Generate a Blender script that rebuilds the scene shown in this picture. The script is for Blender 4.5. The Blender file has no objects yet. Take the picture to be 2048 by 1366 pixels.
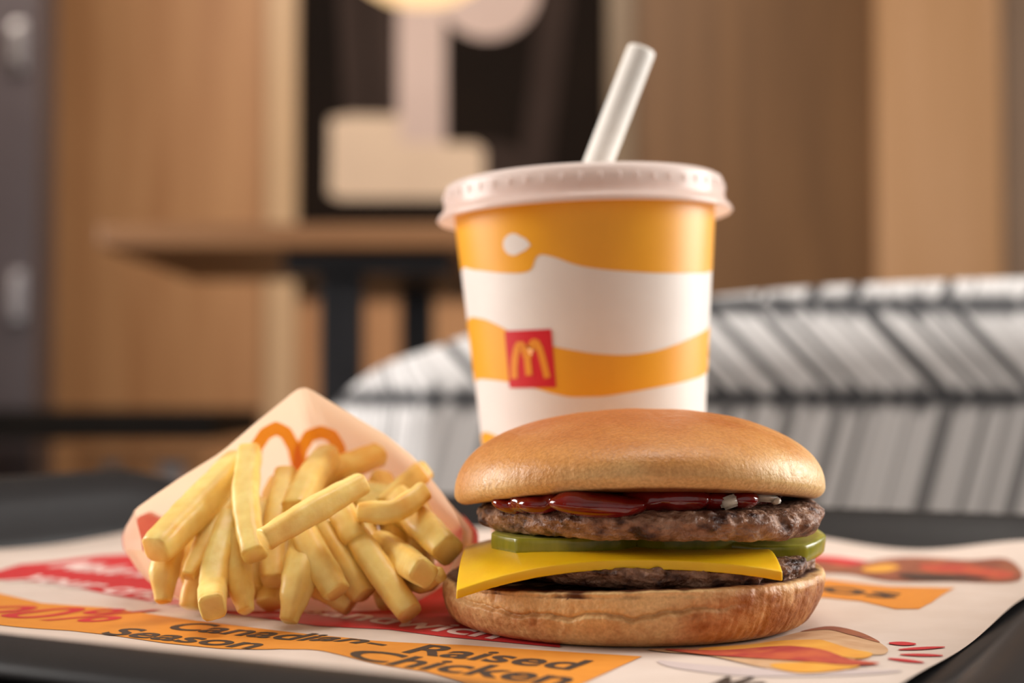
import bpy, bmesh, math, random
from mathutils import Vector, Matrix, noise
from mathutils.geometry import tessellate_polygon

SC = bpy.context.scene
C = SC.collection
PI = math.pi
random.seed(7)

# ------------------------------------------------------------------ camera
# photo frame 2048 x 1366; paper surface of the tray is z = 0, camera stands over x = y = 0
F, HZ, CAMZ = 3000.0, 790.0, 0.062
PITCH = math.atan((HZ - 683.0) / F)
cam_data = bpy.data.cameras.new('camera')
cam = bpy.data.objects.new('camera', cam_data)
C.objects.link(cam)
cam.location = (0, 0, CAMZ)
cam.rotation_euler = (PI / 2 + PITCH, 0, 0)
cam_data.sensor_width = 36.0
cam_data.lens = F / 2048.0 * 36.0
cam_data.clip_start = 0.01
cam_data.dof.use_dof = True
cam_data.dof.focus_distance = 0.378
cam_data.dof.aperture_fstop = 7.0
SC.camera = cam

# ------------------------------------------------------------------ world, lights, exposure
world = bpy.data.worlds.new('room_ambient')
SC.world = world
world.use_nodes = True
bg = world.node_tree.nodes['Background']
bg.inputs[0].default_value = (1.0, 0.95, 0.91, 1)
bg.inputs[1].default_value = 0.42

def area(name, loc, target, sx, sy, power, col):
    l = bpy.data.lights.new(name, 'AREA')
    l.shape = 'RECTANGLE'; l.size = sx; l.size_y = sy; l.energy = power; l.color = col
    o = bpy.data.objects.new(name, l); C.objects.link(o)
    o.location = loc
    o.rotation_euler = (Vector(target) - Vector(loc)).to_track_quat('-Z', 'Y').to_euler()
    return o

area('window_light_east', (1.75, 0.95, 0.6), (0.05, 0.43, 0.03), 1.1, 1.0, 40, (1.0, 0.97, 0.94))
area('window_light_west', (-1.9, 0.9, 0.65), (0.0, 0.43, 0.03), 1.1, 1.0, 40, (1.0, 0.97, 0.94))
area('ceiling_light_table', (0.05, 0.5, 1.75), (0.05, 0.5, 0.0), 0.6, 0.5, 7, (1.0, 0.92, 0.84))
area('ceiling_light_wall', (-0.6, 2.6, 1.95), (-0.6, 4.6, 0.3), 2.6, 0.5, 40, (1.0, 0.88, 0.74))
area('fill_light_chair', (0.5, 0.75, 1.6), (0.3, 1.1, 0.05), 0.6, 0.3, 4.2, (1.0, 0.96, 0.92))  # added fill that brightens the chair back; no lamp known there

SC.view_settings.view_transform = 'Standard'
SC.view_settings.look = 'None'
SC.view_settings.exposure = 0.3
SC.view_settings.gamma = 1.0
SC.view_settings.use_curve_mapping = False

# ------------------------------------------------------------------ helpers
FWD = Vector((0, math.cos(PITCH), math.sin(PITCH)))
UP = Vector((0, -math.sin(PITCH), math.cos(PITCH)))
EYE = Vector((0, 0, CAMZ))

def ray(px, py):
    return FWD + Vector((1, 0, 0)) * ((px - 1024.0) / F) + UP * ((683.0 - py) / F)

def at(px, py, y):
    """the point of the photo pixel that lies y metres ahead of the camera"""
    r = ray(px, py)
    return EYE + r * (y / r.y)

def sl(c):
    c = c / 255.0
    return c / 12.92 if c <= 0.04045 else ((c + 0.055) / 1.055) ** 2.4

def rgb(r, g, b):
    return (sl(r), sl(g), sl(b), 1.0)

def sstep(a, b, x):
    t = max(0.0, min(1.0, (x - a) / (b - a)))
    return t * t * (3 - 2 * t)

def lerp(a, b, t):
    return a + (b - a) * t

def mixc(a, b, t):
    return tuple(a[i] + (b[i] - a[i]) * t for i in range(4))

def fbm(x, y, z, o=4):
    s, a, f = 0.0, 0.5, 1.0
    for _ in range(o):
        s += a * noise.noise(Vector((x * f, y * f, z * f)))
        a *= 0.5; f *= 2.03
    return s

def interp(knots, x):
    """smooth curve through sorted (x, y) knots (monotone-ish cubic)"""
    n = len(knots)
    if x <= knots[0][0]: return knots[0][1]
    if x >= knots[-1][0]: return knots[-1][1]
    for i in range(n - 1):
        if x <= knots[i + 1][0]:
            break
    x0, y0 = knots[i]; x1, y1 = knots[i + 1]
    def slope(k):
        if k == 0: return (knots[1][1] - knots[0][1]) / (knots[1][0] - knots[0][0])
        if k == n - 1: return (knots[-1][1] - knots[-2][1]) / (knots[-1][0] - knots[-2][0])
        a = (knots[k][1] - knots[k - 1][1]) / (knots[k][0] - knots[k - 1][0])
        b = (knots[k + 1][1] - knots[k][1]) / (knots[k + 1][0] - knots[k][0])
        return 0.0 if a * b <= 0 else 2 * a * b / (a + b)
    h = x1 - x0; t = (x - x0) / h
    m0, m1 = slope(i) * h, slope(i + 1) * h
    t2, t3 = t * t, t * t * t
    return (2*t3 - 3*t2 + 1) * y0 + (t3 - 2*t2 + t) * m0 + (-2*t3 + 3*t2) * y1 + (t3 - t2) * m1

def mesh(name, verts, faces, m, parent=None, smooth=True, cols=None):
    me = bpy.data.meshes.new(name)
    me.from_pydata([tuple(v) for v in verts], [], faces)
    if smooth:
        me.polygons.foreach_set('use_smooth', [True] * len(me.polygons))
    if cols:
        ca = me.color_attributes.new(name='Col', type='FLOAT_COLOR', domain='POINT')
        flat = []
        for c in cols: flat.extend(c)
        ca.data.foreach_set('color', flat)
    me.update()
    o = bpy.data.objects.new(name, me)
    C.objects.link(o)
    if m: me.materials.append(m)
    if parent: o.parent = parent
    return o

def from_bm(name, bm, m, parent=None, smooth=False):
    bmesh.ops.recalc_face_normals(bm, faces=bm.faces[:])
    me = bpy.data.meshes.new(name); bm.to_mesh(me); bm.free()
    if smooth: me.polygons.foreach_set('use_smooth', [True] * len(me.polygons))
    o = bpy.data.objects.new(name, me); C.objects.link(o)
    if m: me.materials.append(m)
    if parent: o.parent = parent
    return o

def thing(name, label, cat, loc=(0, 0, 0), group=None):
    o = bpy.data.objects.new(name, None); C.objects.link(o)
    o.location = loc
    o['label'] = label; o['category'] = cat
    if group: o['group'] = group
    return o

def tag(o, label, cat, group=None):
    o['label'] = label; o['category'] = cat
    if group: o['group'] = group
    return o

def keep(o):
    """parts are modelled in world coordinates: cancel the offset of the empty that parents them"""
    p = o.parent
    off = Vector((0, 0, 0))
    while p:
        off += p.location; p = p.parent
    for v in o.data.vertices: v.co -= off
    return o

def box(name, lo, hi, m, parent=None, bev=0.0, seg=2):
    bm = bmesh.new()
    bmesh.ops.create_cube(bm, size=1.0)
    for v in bm.verts:
        v.co = Vector([(lo[i] + hi[i]) / 2 + v.co[i] * (hi[i] - lo[i]) for i in range(3)])
    if bev:
        bmesh.ops.bevel(bm, geom=bm.edges[:], offset=bev, segments=seg, profile=0.6, affect='EDGES')
    o = from_bm(name, bm, m, parent)
    return keep(o) if parent else o

def rings(name, rows, m, parent=None, closed=True, cols=None, cap0=False, cap1=False, smooth=True):
    """skin a list of equally long point rows"""
    n = len(rows[0]); verts = [p for r in rows for p in r]; faces = []
    for i in range(len(rows) - 1):
        for j in range(n if closed else n - 1):
            k = (j + 1) % n
            faces.append((i*n + j, i*n + k, (i+1)*n + k, (i+1)*n + j))
    cl = [c for r in cols for c in r] if cols else None
    if cap0:
        faces.append(tuple(range(n - 1, -1, -1)))
    if cap1:
        b = (len(rows) - 1) * n
        faces.append(tuple(b + j for j in range(n)))
    return mesh(name, verts, faces, m, parent, smooth, cl)

def lathe_rows(profile, n=96, cx=0, cy=0):
    return [[Vector((cx + r * math.cos(2*PI*j/n), cy + r * math.sin(2*PI*j/n), z)) for j in range(n)] for r, z in profile]

def tube(name, pts, r, m, parent=None, n=16, cap=True):
    rows = []
    for i, p in enumerate(pts):
        p = Vector(p)
        d = (Vector(pts[min(i+1, len(pts)-1)]) - Vector(pts[max(i-1, 0)])).normalized()
        a = d.orthogonal().normalized(); b = d.cross(a)
        rr = r[i] if isinstance(r, (list, tuple)) else r
        rows.append([p + a * rr * math.cos(2*PI*j/n) + b * rr * math.sin(2*PI*j/n) for j in range(n)])
    return rings(name, rows, m, parent, cap0=cap, cap1=cap)

# ------------------------------------------------------------------ materials
def new_mat(name):
    m = bpy.data.materials.new(name); m.use_nodes = True
    return m, m.node_tree.nodes, m.node_tree.links, m.node_tree.nodes['Principled BSDF']

def mat(name, col, rough=0.5, col2=None, scale=40.0, stretch=(1, 1, 1), bump=0.0, bscale=200.0, sss=0.0, sss_r=(1, 0.5, 0.25),
        sss_s=0.003, spec=0.5, coat=0.0, metal=0.0, attr=False, detail=4.0, bdist=0.0005, rvar=0.0, fine=None):
    m, N, L, b = new_mat(name)
    b.inputs['Roughness'].default_value = rough
    b.inputs['Specular IOR Level'].default_value = spec
    b.inputs['Metallic'].default_value = metal
    b.inputs['Coat Weight'].default_value = coat
    if sss:
        b.inputs['Subsurface Weight'].default_value = sss
        b.inputs['Subsurface Radius'].default_value = sss_r
        b.inputs['Subsurface Scale'].default_value = sss_s
    tc = N.new('ShaderNodeTexCoord'); mp = N.new('ShaderNodeMapping')
    mp.inputs['Scale'].default_value = stretch
    L.new(tc.outputs['Object'], mp.inputs['Vector'])
    src = None
    if attr:
        at_ = N.new('ShaderNodeVertexColor'); at_.layer_name = 'Col'
        src = at_.outputs['Color']
    if col2 is not None:
        nz = N.new('ShaderNodeTexNoise')
        nz.inputs['Scale'].default_value = scale; nz.inputs['Detail'].default_value = detail
        L.new(mp.outputs[0], nz.inputs['Vector'])
        rp = N.new('ShaderNodeValToRGB')
        rp.color_ramp.elements[0].position = 0.36; rp.color_ramp.elements[1].position = 0.66
        rp.color_ramp.elements[0].color = col; rp.color_ramp.elements[1].color = col2
        L.new(nz.outputs['Fac'], rp.inputs['Fac'])
        if src:
            mx = N.new('ShaderNodeMix'); mx.data_type = 'RGBA'; mx.blend_type = 'MULTIPLY'
            mx.inputs['Factor'].default_value = 1.0
            L.new(src, mx.inputs[6]); L.new(rp.outputs[0], mx.inputs[7])
            src = mx.outputs[2]
        else:
            src = rp.outputs[0]
    if src: L.new(src, b.inputs['Base Color'])
    else: b.inputs['Base Color'].default_value = col
    if rvar:
        nr = N.new('ShaderNodeTexNoise'); nr.inputs['Scale'].default_value = bscale * 0.35
        L.new(mp.outputs[0], nr.inputs['Vector'])
        mr = N.new('ShaderNodeMapRange')
        mr.inputs['To Min'].default_value = max(0.02, rough - rvar); mr.inputs['To Max'].default_value = rough + rvar
        mr.inputs['From Min'].default_value = 0.3; mr.inputs['From Max'].default_value = 0.7
        L.new(nr.outputs['Fac'], mr.inputs['Value']); L.new(mr.outputs[0], b.inputs['Roughness'])
    if bump:
        nb = N.new('ShaderNodeTexNoise'); nb.inputs['Scale'].default_value = bscale; nb.inputs['Detail'].default_value = 6
        L.new(mp.outputs[0], nb.inputs['Vector'])
        bp = N.new('ShaderNodeBump'); bp.inputs['Strength'].default_value = bump; bp.inputs['Distance'].default_value = bdist
        L.new(nb.outputs['Fac'], bp.inputs['Height']); L.new(bp.outputs[0], b.inputs['Normal'])
    return m

W1 = (1, 1, 1, 1)
M = {}
M['wood'] = mat('oak_panel', rgb(196, 146, 100), 0.5, rgb(178, 126, 82), 5.0, (3, 3, 0.25), 0.1, 60)
M['wood_dim'] = mat('dim_wood_panel', rgb(134, 97, 60), 0.5, rgb(118, 84, 51), 5.0, (3, 3, 0.2), 0.1, 60)  # same wood as the left panel, weaker light painted in as darker brown
M['wood_light'] = mat('pale_wood_panel', rgb(222, 178, 136), 0.5, rgb(210, 165, 120), 5.0, (3, 3, 0.2), 0.1, 60)
M['trim'] = mat('pale_trim', rgb(214, 178, 138), 0.45, rgb(200, 164, 124), 6.0, (3, 3, 0.2))
M['trim_grey'] = mat('greige_trim', rgb(140, 118, 92), 0.45, rgb(130, 108, 84), 6.0, (3, 3, 0.2))
M['grey_wall'] = mat('warm_grey_paint', rgb(160, 138, 120), 0.6, rgb(152, 130, 112), 3.0)
M['art_black'] = mat('art_black', rgb(22, 15, 12), 0.7, rgb(30, 21, 15), 2.0, spec=0.08)
M['art_pink'] = mat('art_pink', rgb(212, 188, 180), 0.6, rgb(204, 180, 172), 3.0)
M['art_cream'] = mat('art_cream', rgb(226, 200, 174), 0.6, rgb(218, 192, 168), 3.0)
M['art_grey'] = mat('art_taupe', rgb(62, 50, 46), 0.7, rgb(54, 43, 39), 3.0, spec=0.08)
M['black_metal'] = mat('black_metal', rgb(22, 22, 25), 0.45, rgb(28, 28, 31), 20.0, spec=0.25)
M['matt_black'] = mat('matt_black_laminate', rgb(20, 17, 15), 0.7, rgb(26, 22, 19), 20.0, spec=0.1)
M['slate'] = mat('slate_column', rgb(84, 76, 80), 0.4, rgb(76, 68, 72), 3.0)
M['steel'] = mat('steel', rgb(190, 186, 188), 0.3, rgb(170, 168, 170), 20.0, metal=0.9)
M['table_wood'] = mat('table_wood', rgb(140, 98, 60), 0.45, rgb(122, 82, 48), 8.0, (0.4, 3, 3))
M['plaster'] = mat('plaster', rgb(225, 215, 205), 0.8, rgb(218, 208, 198), 4.0)
M['floor'] = mat('floor_tile', rgb(120, 105, 92), 0.5, rgb(105, 92, 80), 3.0)
M['tray'] = mat('black_tray_plastic', rgb(24, 23, 24), 0.4, rgb(28, 27, 28), 300.0, bump=0.12, bscale=1500, bdist=0.0002, spec=0.3)
M['table_black'] = mat('dark_laminate', rgb(40, 34, 30), 0.35, rgb(34, 28, 25), 30.0)
M['paper'] = mat('placemat_paper', rgb(216, 200, 188), 0.65, rgb(210, 193, 180), 60.0, bump=0.06, bscale=900, bdist=0.0002)
M['ink_orange'] = mat('ink_orange', rgb(222, 142, 40), 0.6, rgb(217, 136, 36), 200.0)
M['ink_red'] = mat('ink_red', rgb(200, 36, 42), 0.6, rgb(194, 32, 38), 200.0)
M['ink_white'] = mat('ink_white', rgb(236, 212, 204), 0.65, rgb(232, 206, 198), 200.0)
M['ink_black'] = mat('ink_black', rgb(54, 40, 30), 0.6, rgb(60, 44, 32), 200.0)
M['ink_tan'] = mat('ink_tan', rgb(206, 168, 128), 0.65, rgb(190, 145, 104), 120.0)
M['ink_brown'] = mat('ink_brown', rgb(128, 66, 44), 0.65, rgb(160, 92, 54), 140.0)
M['ink_yellow'] = mat('ink_yellow', rgb(228, 166, 58), 0.6, rgb(220, 150, 50), 140.0)
M['ink_sauce'] = mat('ink_sauce', rgb(170, 50, 44), 0.6, rgb(196, 92, 50), 140.0)
M['ink_shadow'] = mat('ink_shadow', rgb(200, 184, 180), 0.65, rgb(196, 180, 176), 140.0)
M['cup_white'] = mat('cup_paperboard', rgb(246, 240, 232), 0.45, rgb(243, 236, 228), 90.0, bump=0.03, bscale=900)
M['cup_yellow'] = mat('cup_yellow_ink', rgb(252, 178, 30), 0.4, rgb(249, 174, 26), 90.0)
M['cup_red'] = mat('cup_red_ink', rgb(222, 20, 38), 0.45, rgb(216, 18, 34), 90.0)
M['emblem_yellow'] = mat('emblem_yellow_ink', rgb(248, 158, 40), 0.45, rgb(244, 152, 36), 90.0)
M['straw'] = mat('straw_paper', rgb(248, 244, 236), 0.5, rgb(244, 239, 230), 300.0)
M['bun'] = mat('bun_crust', W1, 0.42, (0.80, 0.76, 0.70, 1), 1100.0, bump=0.55, bscale=1100, bdist=0.00035, sss=0.12, sss_s=0.002, attr=True, spec=0.4, rvar=0.1)
M['bun_heel'] = mat('bun_heel_crust', W1, 0.5, (0.82, 0.79, 0.74, 1), 1100.0, bump=0.5, bscale=1100, bdist=0.0005, sss=0.12, sss_s=0.002, attr=True, spec=0.35, rvar=0.12)
M['patty'] = mat('beef_patty', W1, 0.42, (0.62, 0.55, 0.5, 1), 480.0, bump=1.0, bscale=700, bdist=0.0014, sss=0.05, sss_s=0.001, attr=True, spec=0.5, rvar=0.2)
M['cheese'] = mat('cheese', rgb(254, 202, 20), 0.38, rgb(250, 194, 16), 120.0, bump=0.12, bscale=700, bdist=0.0003, sss=0.25, sss_r=(1, 0.6, 0.15), sss_s=0.003, spec=0.45)
M['pickle'] = mat('pickle_skin', rgb(122, 122, 16), 0.25, rgb(160, 150, 40), 160.0, (1, 1, 0.25), bump=0.15, bscale=400, bdist=0.0003, sss=0.35, sss_r=(0.8, 1, 0.2), sss_s=0.003)
M['pickle_flesh'] = mat('pickle_flesh', rgb(186, 178, 84), 0.2, rgb(160, 156, 66), 200.0, bump=0.2, bscale=500, bdist=0.0003, sss=0.4, sss_r=(0.8, 1, 0.2), sss_s=0.003)
M['ketchup'] = mat('ketchup', rgb(118, 14, 8), 0.1, rgb(98, 9, 6), 150.0, bump=0.12, bscale=250, bdist=0.0006, sss=0.15, sss_r=(1, 0.1, 0.05), sss_s=0.003, coat=0.4)
M['onion'] = mat('onion', rgb(226, 212, 190), 0.2, rgb(206, 186, 164), 500.0, sss=0.5, sss_r=(1, 0.9, 0.8), sss_s=0.003)
M['fry'] = mat('fried_potato', W1, 0.38, (0.93, 0.89, 0.80, 1), 260.0, bump=0.25, bscale=900, bdist=0.0003, sss=0.3, sss_r=(1, 0.7, 0.25), sss_s=0.004, attr=True, spec=0.4, rvar=0.1)

def paper_trans(name, col, tcol, t, rough=0.5, clear=0.0):
    m, N, L, b = new_mat(name)
    out = N['Material Output']
    b.inputs['Base Color'].default_value = col; b.inputs['Roughness'].default_value = rough
    tr = N.new('ShaderNodeBsdfTranslucent'); tr.inputs[0].default_value = tcol
    mx = N.new('ShaderNodeMixShader'); mx.inputs[0].default_value = t
    L.new(b.outputs[0], mx.inputs[1]); L.new(tr.outputs[0], mx.inputs[2])
    last = mx
    if clear:
        tp = N.new('ShaderNodeBsdfTransparent')
        m2 = N.new('ShaderNodeMixShader'); m2.inputs[0].default_value = clear
        L.new(mx.outputs[0], m2.inputs[1]); L.new(tp.outputs[0], m2.inputs[2]); last = m2
    L.new(last.outputs[0], out.inputs['Surface'])
    return m
M['bag'] = paper_trans('bag_paper', rgb(250, 236, 222), rgb(252, 226, 198), 0.6)
M['bag_red'] = paper_trans('bag_red_ink', rgb(214, 96, 98), rgb(224, 100, 100), 0.45)
M['bag_yellow'] = paper_trans('bag_yellow_ink', rgb(246, 176, 50), rgb(252, 186, 44), 0.4)
M['lid'] = paper_trans('lid_plastic', rgb(255, 248, 244), rgb(255, 238, 230), 0.35, 0.22, 0.30)

def glow(name, col, s):
    m, N, L, b = new_mat(name)
    b.inputs['Base Color'].default_value = col
    b.inputs['Emission Color'].default_value = col; b.inputs['Emission Strength'].default_value = s
    return m
M['lamp_glow'] = glow('lamp_diffuser', rgb(255, 214, 158), 0.95)

# herringbone upholstery: rows of slanted stripes in the fabric's own u,v (metres along the back, metres up)
def herringbone(z_lo, z_hi):
    m, N, L, b = new_mat('herringbone_fabric')
    b.inputs['Roughness'].default_value = 0.75
    uv = N.new('ShaderNodeUVMap'); sp = N.new('ShaderNodeSeparateXYZ'); L.new(uv.outputs[0], sp.inputs[0])
    def mth(op, a, c=None, clamp=False):
        n = N.new('ShaderNodeMath'); n.operation = op; n.use_clamp = clamp
        for k, v in enumerate((a, c)):
            if v is None: continue
            if isinstance(v, (int, float)): n.inputs[k].default_value = v
            else: L.new(v, n.inputs[k])
        return n.outputs[0]
    u, v = sp.outputs[0], sp.outputs[1]
    H = z_hi - z_lo
    above = mth('GREATER_THAN', v, z_hi)
    below = mth('LESS_THAN', v, z_lo)
    # slant: middle row leans one way, the rows above and below the other
    mid = mth('SUBTRACT', 1.0, mth('ADD', above, below))
    k = mth('ADD', mth('MULTIPLY', mid, 0.95), mth('ADD', mth('MULTIPLY', above, -0.9), mth('MULTIPLY', below, -0.28)))
    s = mth('ADD', u, mth('MULTIPLY', k, mth('SUBTRACT', v, z_lo)))
    s = mth('ADD', s, mth('MULTIPLY', above, 0.37))
    def stripes(freq, lo, hi):
        n = N.new('ShaderNodeTexNoise'); n.noise_dimensions = '1D'
        n.inputs['Scale'].default_value = freq; n.inputs['Detail'].default_value = 1.0
        L.new(s, n.inputs['W'])
        r = N.new('ShaderNodeMapRange'); r.inputs['From Min'].default_value = lo; r.inputs['From Max'].default_value = hi
        L.new(n.outputs['Fac'], r.inputs['Value'])
        return r.outputs[0]
    a = mth('MULTIPLY', stripes(74.0, 0.56, 0.62), mth('ADD', 0.25, mth('MULTIPLY', 0.75, mth('SUBTRACT', 1.0, mth('MULTIPLY', below, 0.3)))))
    c = mth('MULTIPLY', stripes(190.0, 0.52, 0.66), 0.34)
    # dark stitched line along the row joints
    def joint(z):
        d = mth('ABSOLUTE', mth('SUBTRACT', v, z))
        n = N.new('ShaderNodeTexNoise'); n.noise_dimensions = '1D'; n.inputs['Scale'].default_value = 95.0
        L.new(u, n.inputs['W'])
        w = mth('MULTIPLY', n.outputs['Fac'], 0.019)
        return mth('MULTIPLY', mth('SUBTRACT', 1.0, mth('DIVIDE', d, w), True), 1.5)
    dark = mth('MAXIMUM', mth('MAXIMUM', a, c), mth('MAXIMUM', joint(z_lo), joint(z_hi)), True)
    rp = N.new('ShaderNodeMix'); rp.data_type = 'RGBA'
    rp.inputs[6].default_value = rgb(224, 223, 222); rp.inputs[7].default_value = rgb(62, 63, 66)
    L.new(mth('MINIMUM', dark, 1.0), rp.inputs[0])
    L.new(rp.outputs[2], b.inputs['Base Color'])
    return m

# ------------------------------------------------------------------ the room
FLOOR = -0.76
YB = 4.6
def struct(o):
    o['kind'] = 'structure'; return o
struct(box('floor', (-3.2, -2.6, FLOOR - 0.05), (3.2, YB + 0.1, FLOOR), M['floor']))
struct(box('ceiling', (-3.2, -2.6, 2.1), (3.2, YB + 0.1, 2.15), M['plaster']))
struct(box('wall_left', (-3.25, -2.6, FLOOR), (-3.15, YB + 0.1, 2.1), M['wood']))
struct(box('wall_right', (3.15, -2.6, FLOOR), (3.25, YB + 0.1, 2.1), M['plaster']))
wb = struct(box('wall_back', (-3.2, YB, FLOOR), (3.2, YB + 0.1, 2.1), M['wood']))
def X(px, y): return at(px, 600, y).x
def Z(py, y): return at(1024, py, y).z
box('panel', (-3.14, YB - 0.03, FLOOR), (X(536, YB), YB - 0.001, 2.1), M['wood'], wb)
box('panel', (X(1268, YB), YB - 0.03, FLOOR), (X(1746, YB), YB - 0.001, 2.1), M['wood_dim'], wb)
box('pilaster', (X(1748, YB), YB - 0.06, FLOOR), (X(1995, YB), YB - 0.001, 2.1), M['wood_light'], wb)
box('panel', (X(1997, YB), YB - 0.03, FLOOR), (3.14, YB - 0.001, 2.1), M['grey_wall'], wb)
box('panel', (X(600, YB), YB - 0.02, FLOOR), (X(1212, YB), YB - 0.001, 0.36), M['wood'], wb)
struct(box('trim_1', (X(538, YB), YB - 0.07, FLOOR), (X(598, YB), YB - 0.001, 2.1), M['trim'], None, 0.004))
struct(box('trim_2', (X(1214, YB), YB - 0.07, FLOOR), (X(1266, YB), YB - 0.001, 2.1), M['trim_grey'], None, 0.004))
struct(box('pillar', (-3.1, 3.6, FLOOR), (X(72, 3.6), 3.75, 2.1), M['slate'], None, 0.004))
for py in (90, 590):  # steel handles put in for two highlight blobs on the pillar; no lamp
    p = at(30, py, 3.57)
    h = thing('pillar_fitting', 'small steel bracket on the slate pillar, ' + ('upper one' if py < 300 else 'lower one'), 'bracket', tuple(p))
    box('plate', (p.x - 0.018, 3.585, p.z - 0.06), (p.x + 0.018, 3.6, p.z + 0.06), M['steel'], h, 0.004)
    box('grip', (p.x - 0.012, 3.555, p.z - 0.045), (p.x + 0.012, 3.5845, p.z + 0.045), M['steel'], h, 0.008)

# framed black mural panel with pale geometric print
art = thing('wall_mural', 'black wall panel printed with pale pink blocks and a disc', 'mural', (X(905, YB), YB - 0.03, 1.0))
box('backing', (X(600, YB), YB - 0.05, 0.365), (X(1212, YB), YB - 0.021, 2.09), M['art_black'], art)
YA = YB - 0.052
def flat_print(name, pxs, m, parent, y):
    pts = [at(a, b, y) for a, b in pxs]
    bm = bmesh.new()
    lo = [bm.verts.new((p.x, y, p.z)) for p in pts]
    bm.faces.new(lo)
    r = bmesh.ops.extrude_face_region(bm, geom=bm.faces[:])
    for e in r['geom']:
        if isinstance(e, bmesh.types.BMVert): e.co.y += 0.0015
    return keep(from_bm(name, bm, m, parent))
flat_print('reflection_streak', [(668, -200), (715, -200), (735, 250), (690, 250)], M['art_grey'], art, YA + 0.001)  # the grey slanted bands are reflections painted onto the black panel
flat_print('reflection_streak', [(728, -200), (790, -200), (790, 250), (745, 250)], M['art_grey'], art, YA + 0.0008)
flat_print('reflection_streak', [(1100, -150), (1160, -150), (1098, 340), (1038, 340)], M['art_grey'], art, YA + 0.0006)
flat_print('printed_arc', [(900, 290), (960, 280), (1020, 290), (1060, 315), (1080, 350), (1060, 400), (900, 400)], M['art_grey'], art, YA + 0.0004)
flat_print('printed_disc', [(975 + 105 * math.cos(a), -30 + 108 * math.sin(a)) for a in [2*PI*k/40 for k in range(40)]], M['art_pink'], art, YA - 0.0008)
flat_print('printed_column', [(795, -160), (890, -160), (890, 296), (795, 296)], M['art_pink'], art, YA - 0.0024)
flat_print('printed_block', [(660, 238), (700, 230), (800, 232), (800, 285), (950, 287), (968, 300), (968, 380), (945, 398), (680, 398), (658, 388)], M['art_cream'], art, YA - 0.004)

# pendant lamp hanging in front of the mural
pl = at(840, -72, 3.2)
lamp = thing('pendant_lamp', 'round pendant lamp with glowing warm diffuser hanging before the mural', 'lamp', tuple(pl))
prof = [(0.002, -0.088), (0.04, -0.085), (0.085, -0.073), (0.12, -0.052), (0.14, -0.028), (0.15, 0.0)]
o = rings('diffuser', [[pl + p for p in r] for r in lathe_rows(prof, 48)], M['lamp_glow'], lamp); keep(o)
prof = [(0.152, 0.0), (0.155, 0.01), (0.14, 0.05), (0.10, 0.09), (0.05, 0.115), (0.012, 0.125)]
o = rings('shade', [[pl + p for p in r] for r in lathe_rows(prof, 48)], M['art_pink'], lamp, cap1=True); keep(o)
keep(tube('cord', [pl + Vector((0, 0, 0.12)), pl + Vector((0, 0, 1.0)), Vector((pl.x, pl.y, 2.1))], 0.004, M['black_metal'], lamp, 8))

# tall bar table: seen from below its top
y0, y1 = 2.2, 2.85
zt = Z(447, y0); zu = Z(494, y0)
xa, xb = X(195, y0), X(960, y0)
bt = thing('bar_table', 'tall bar table with brown wooden top on black steel columns', 'table', ((xa + xb) / 2, (y0 + y1) / 2, FLOOR))
box('tabletop', (xa, y0, zu), (xb, y1, zt), M['table_wood'], bt, 0.004)
box('support_plate', (X(565, y0 + .05), y0 + 0.06, zu - 0.034), (X(900, y0 + .05), y1 - 0.06, zu - 0.0005), M['black_metal'], bt, 0.003)
for (pa, pb, yy) in ((638, 722, y0 + 0.10), (800, 866, y1 - 0.14)):
    box('leg', (X(pa, yy), yy, FLOOR + 0.02), (X(pb, yy), yy + 0.06, zu - 0.0345), M['black_metal'], bt, 0.004)
box('foot_plate', (X(600, y0), y0 + 0.02, FLOOR), (X(900, y0), y1 - 0.02, FLOOR + 0.0195), M['black_metal'], bt, 0.004)

# low black table far behind
yl0, yl1 = 3.0, 3.7
zl = Z(822, yl0)
lt = thing('cafe_table', 'low table with thin black top beside the slate pillar', 'table', (-1.2, 3.35, FLOOR))
box('tabletop', (-2.2, yl0, zl - 0.06), (X(430, yl0), yl1 - 0.15, zl), M['matt_black'], lt, 0.004)
box('pedestal', (-1.35, 3.2, FLOOR + 0.02), (-1.27, 3.28, zl - 0.0605), M['black_metal'], lt, 0.004)
box('foot_plate', (-1.55, 3.0, FLOOR), (-1.07, 3.48, FLOOR + 0.0195), M['black_metal'], lt, 0.004)
for px, w in ((225, 9), (345, 16)):
    x_ = X(px, 3.9)
    st = thing('bar_stool', 'slim grey stool standing between low table and wood wall' if w > 10 else 'narrow grey stool standing behind the low black table', 'stool', (x_, 4.0, FLOOR))
    box('column', (x_ - 0.002 * w, 3.9, FLOOR + 0.02), (x_ + 0.002 * w, 3.94, -0.115), M['steel'], st, 0.003)
    box('foot_plate', (x_ - 0.07, 3.82, FLOOR), (x_ + 0.07, 4.02, FLOOR + 0.0195), M['steel'], st, 0.004)
    box('seat', (x_ - 0.075, 3.82, -0.1145), (x_ + 0.075, 4.02, -0.10), M['black_metal'], st, 0.006)

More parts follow.
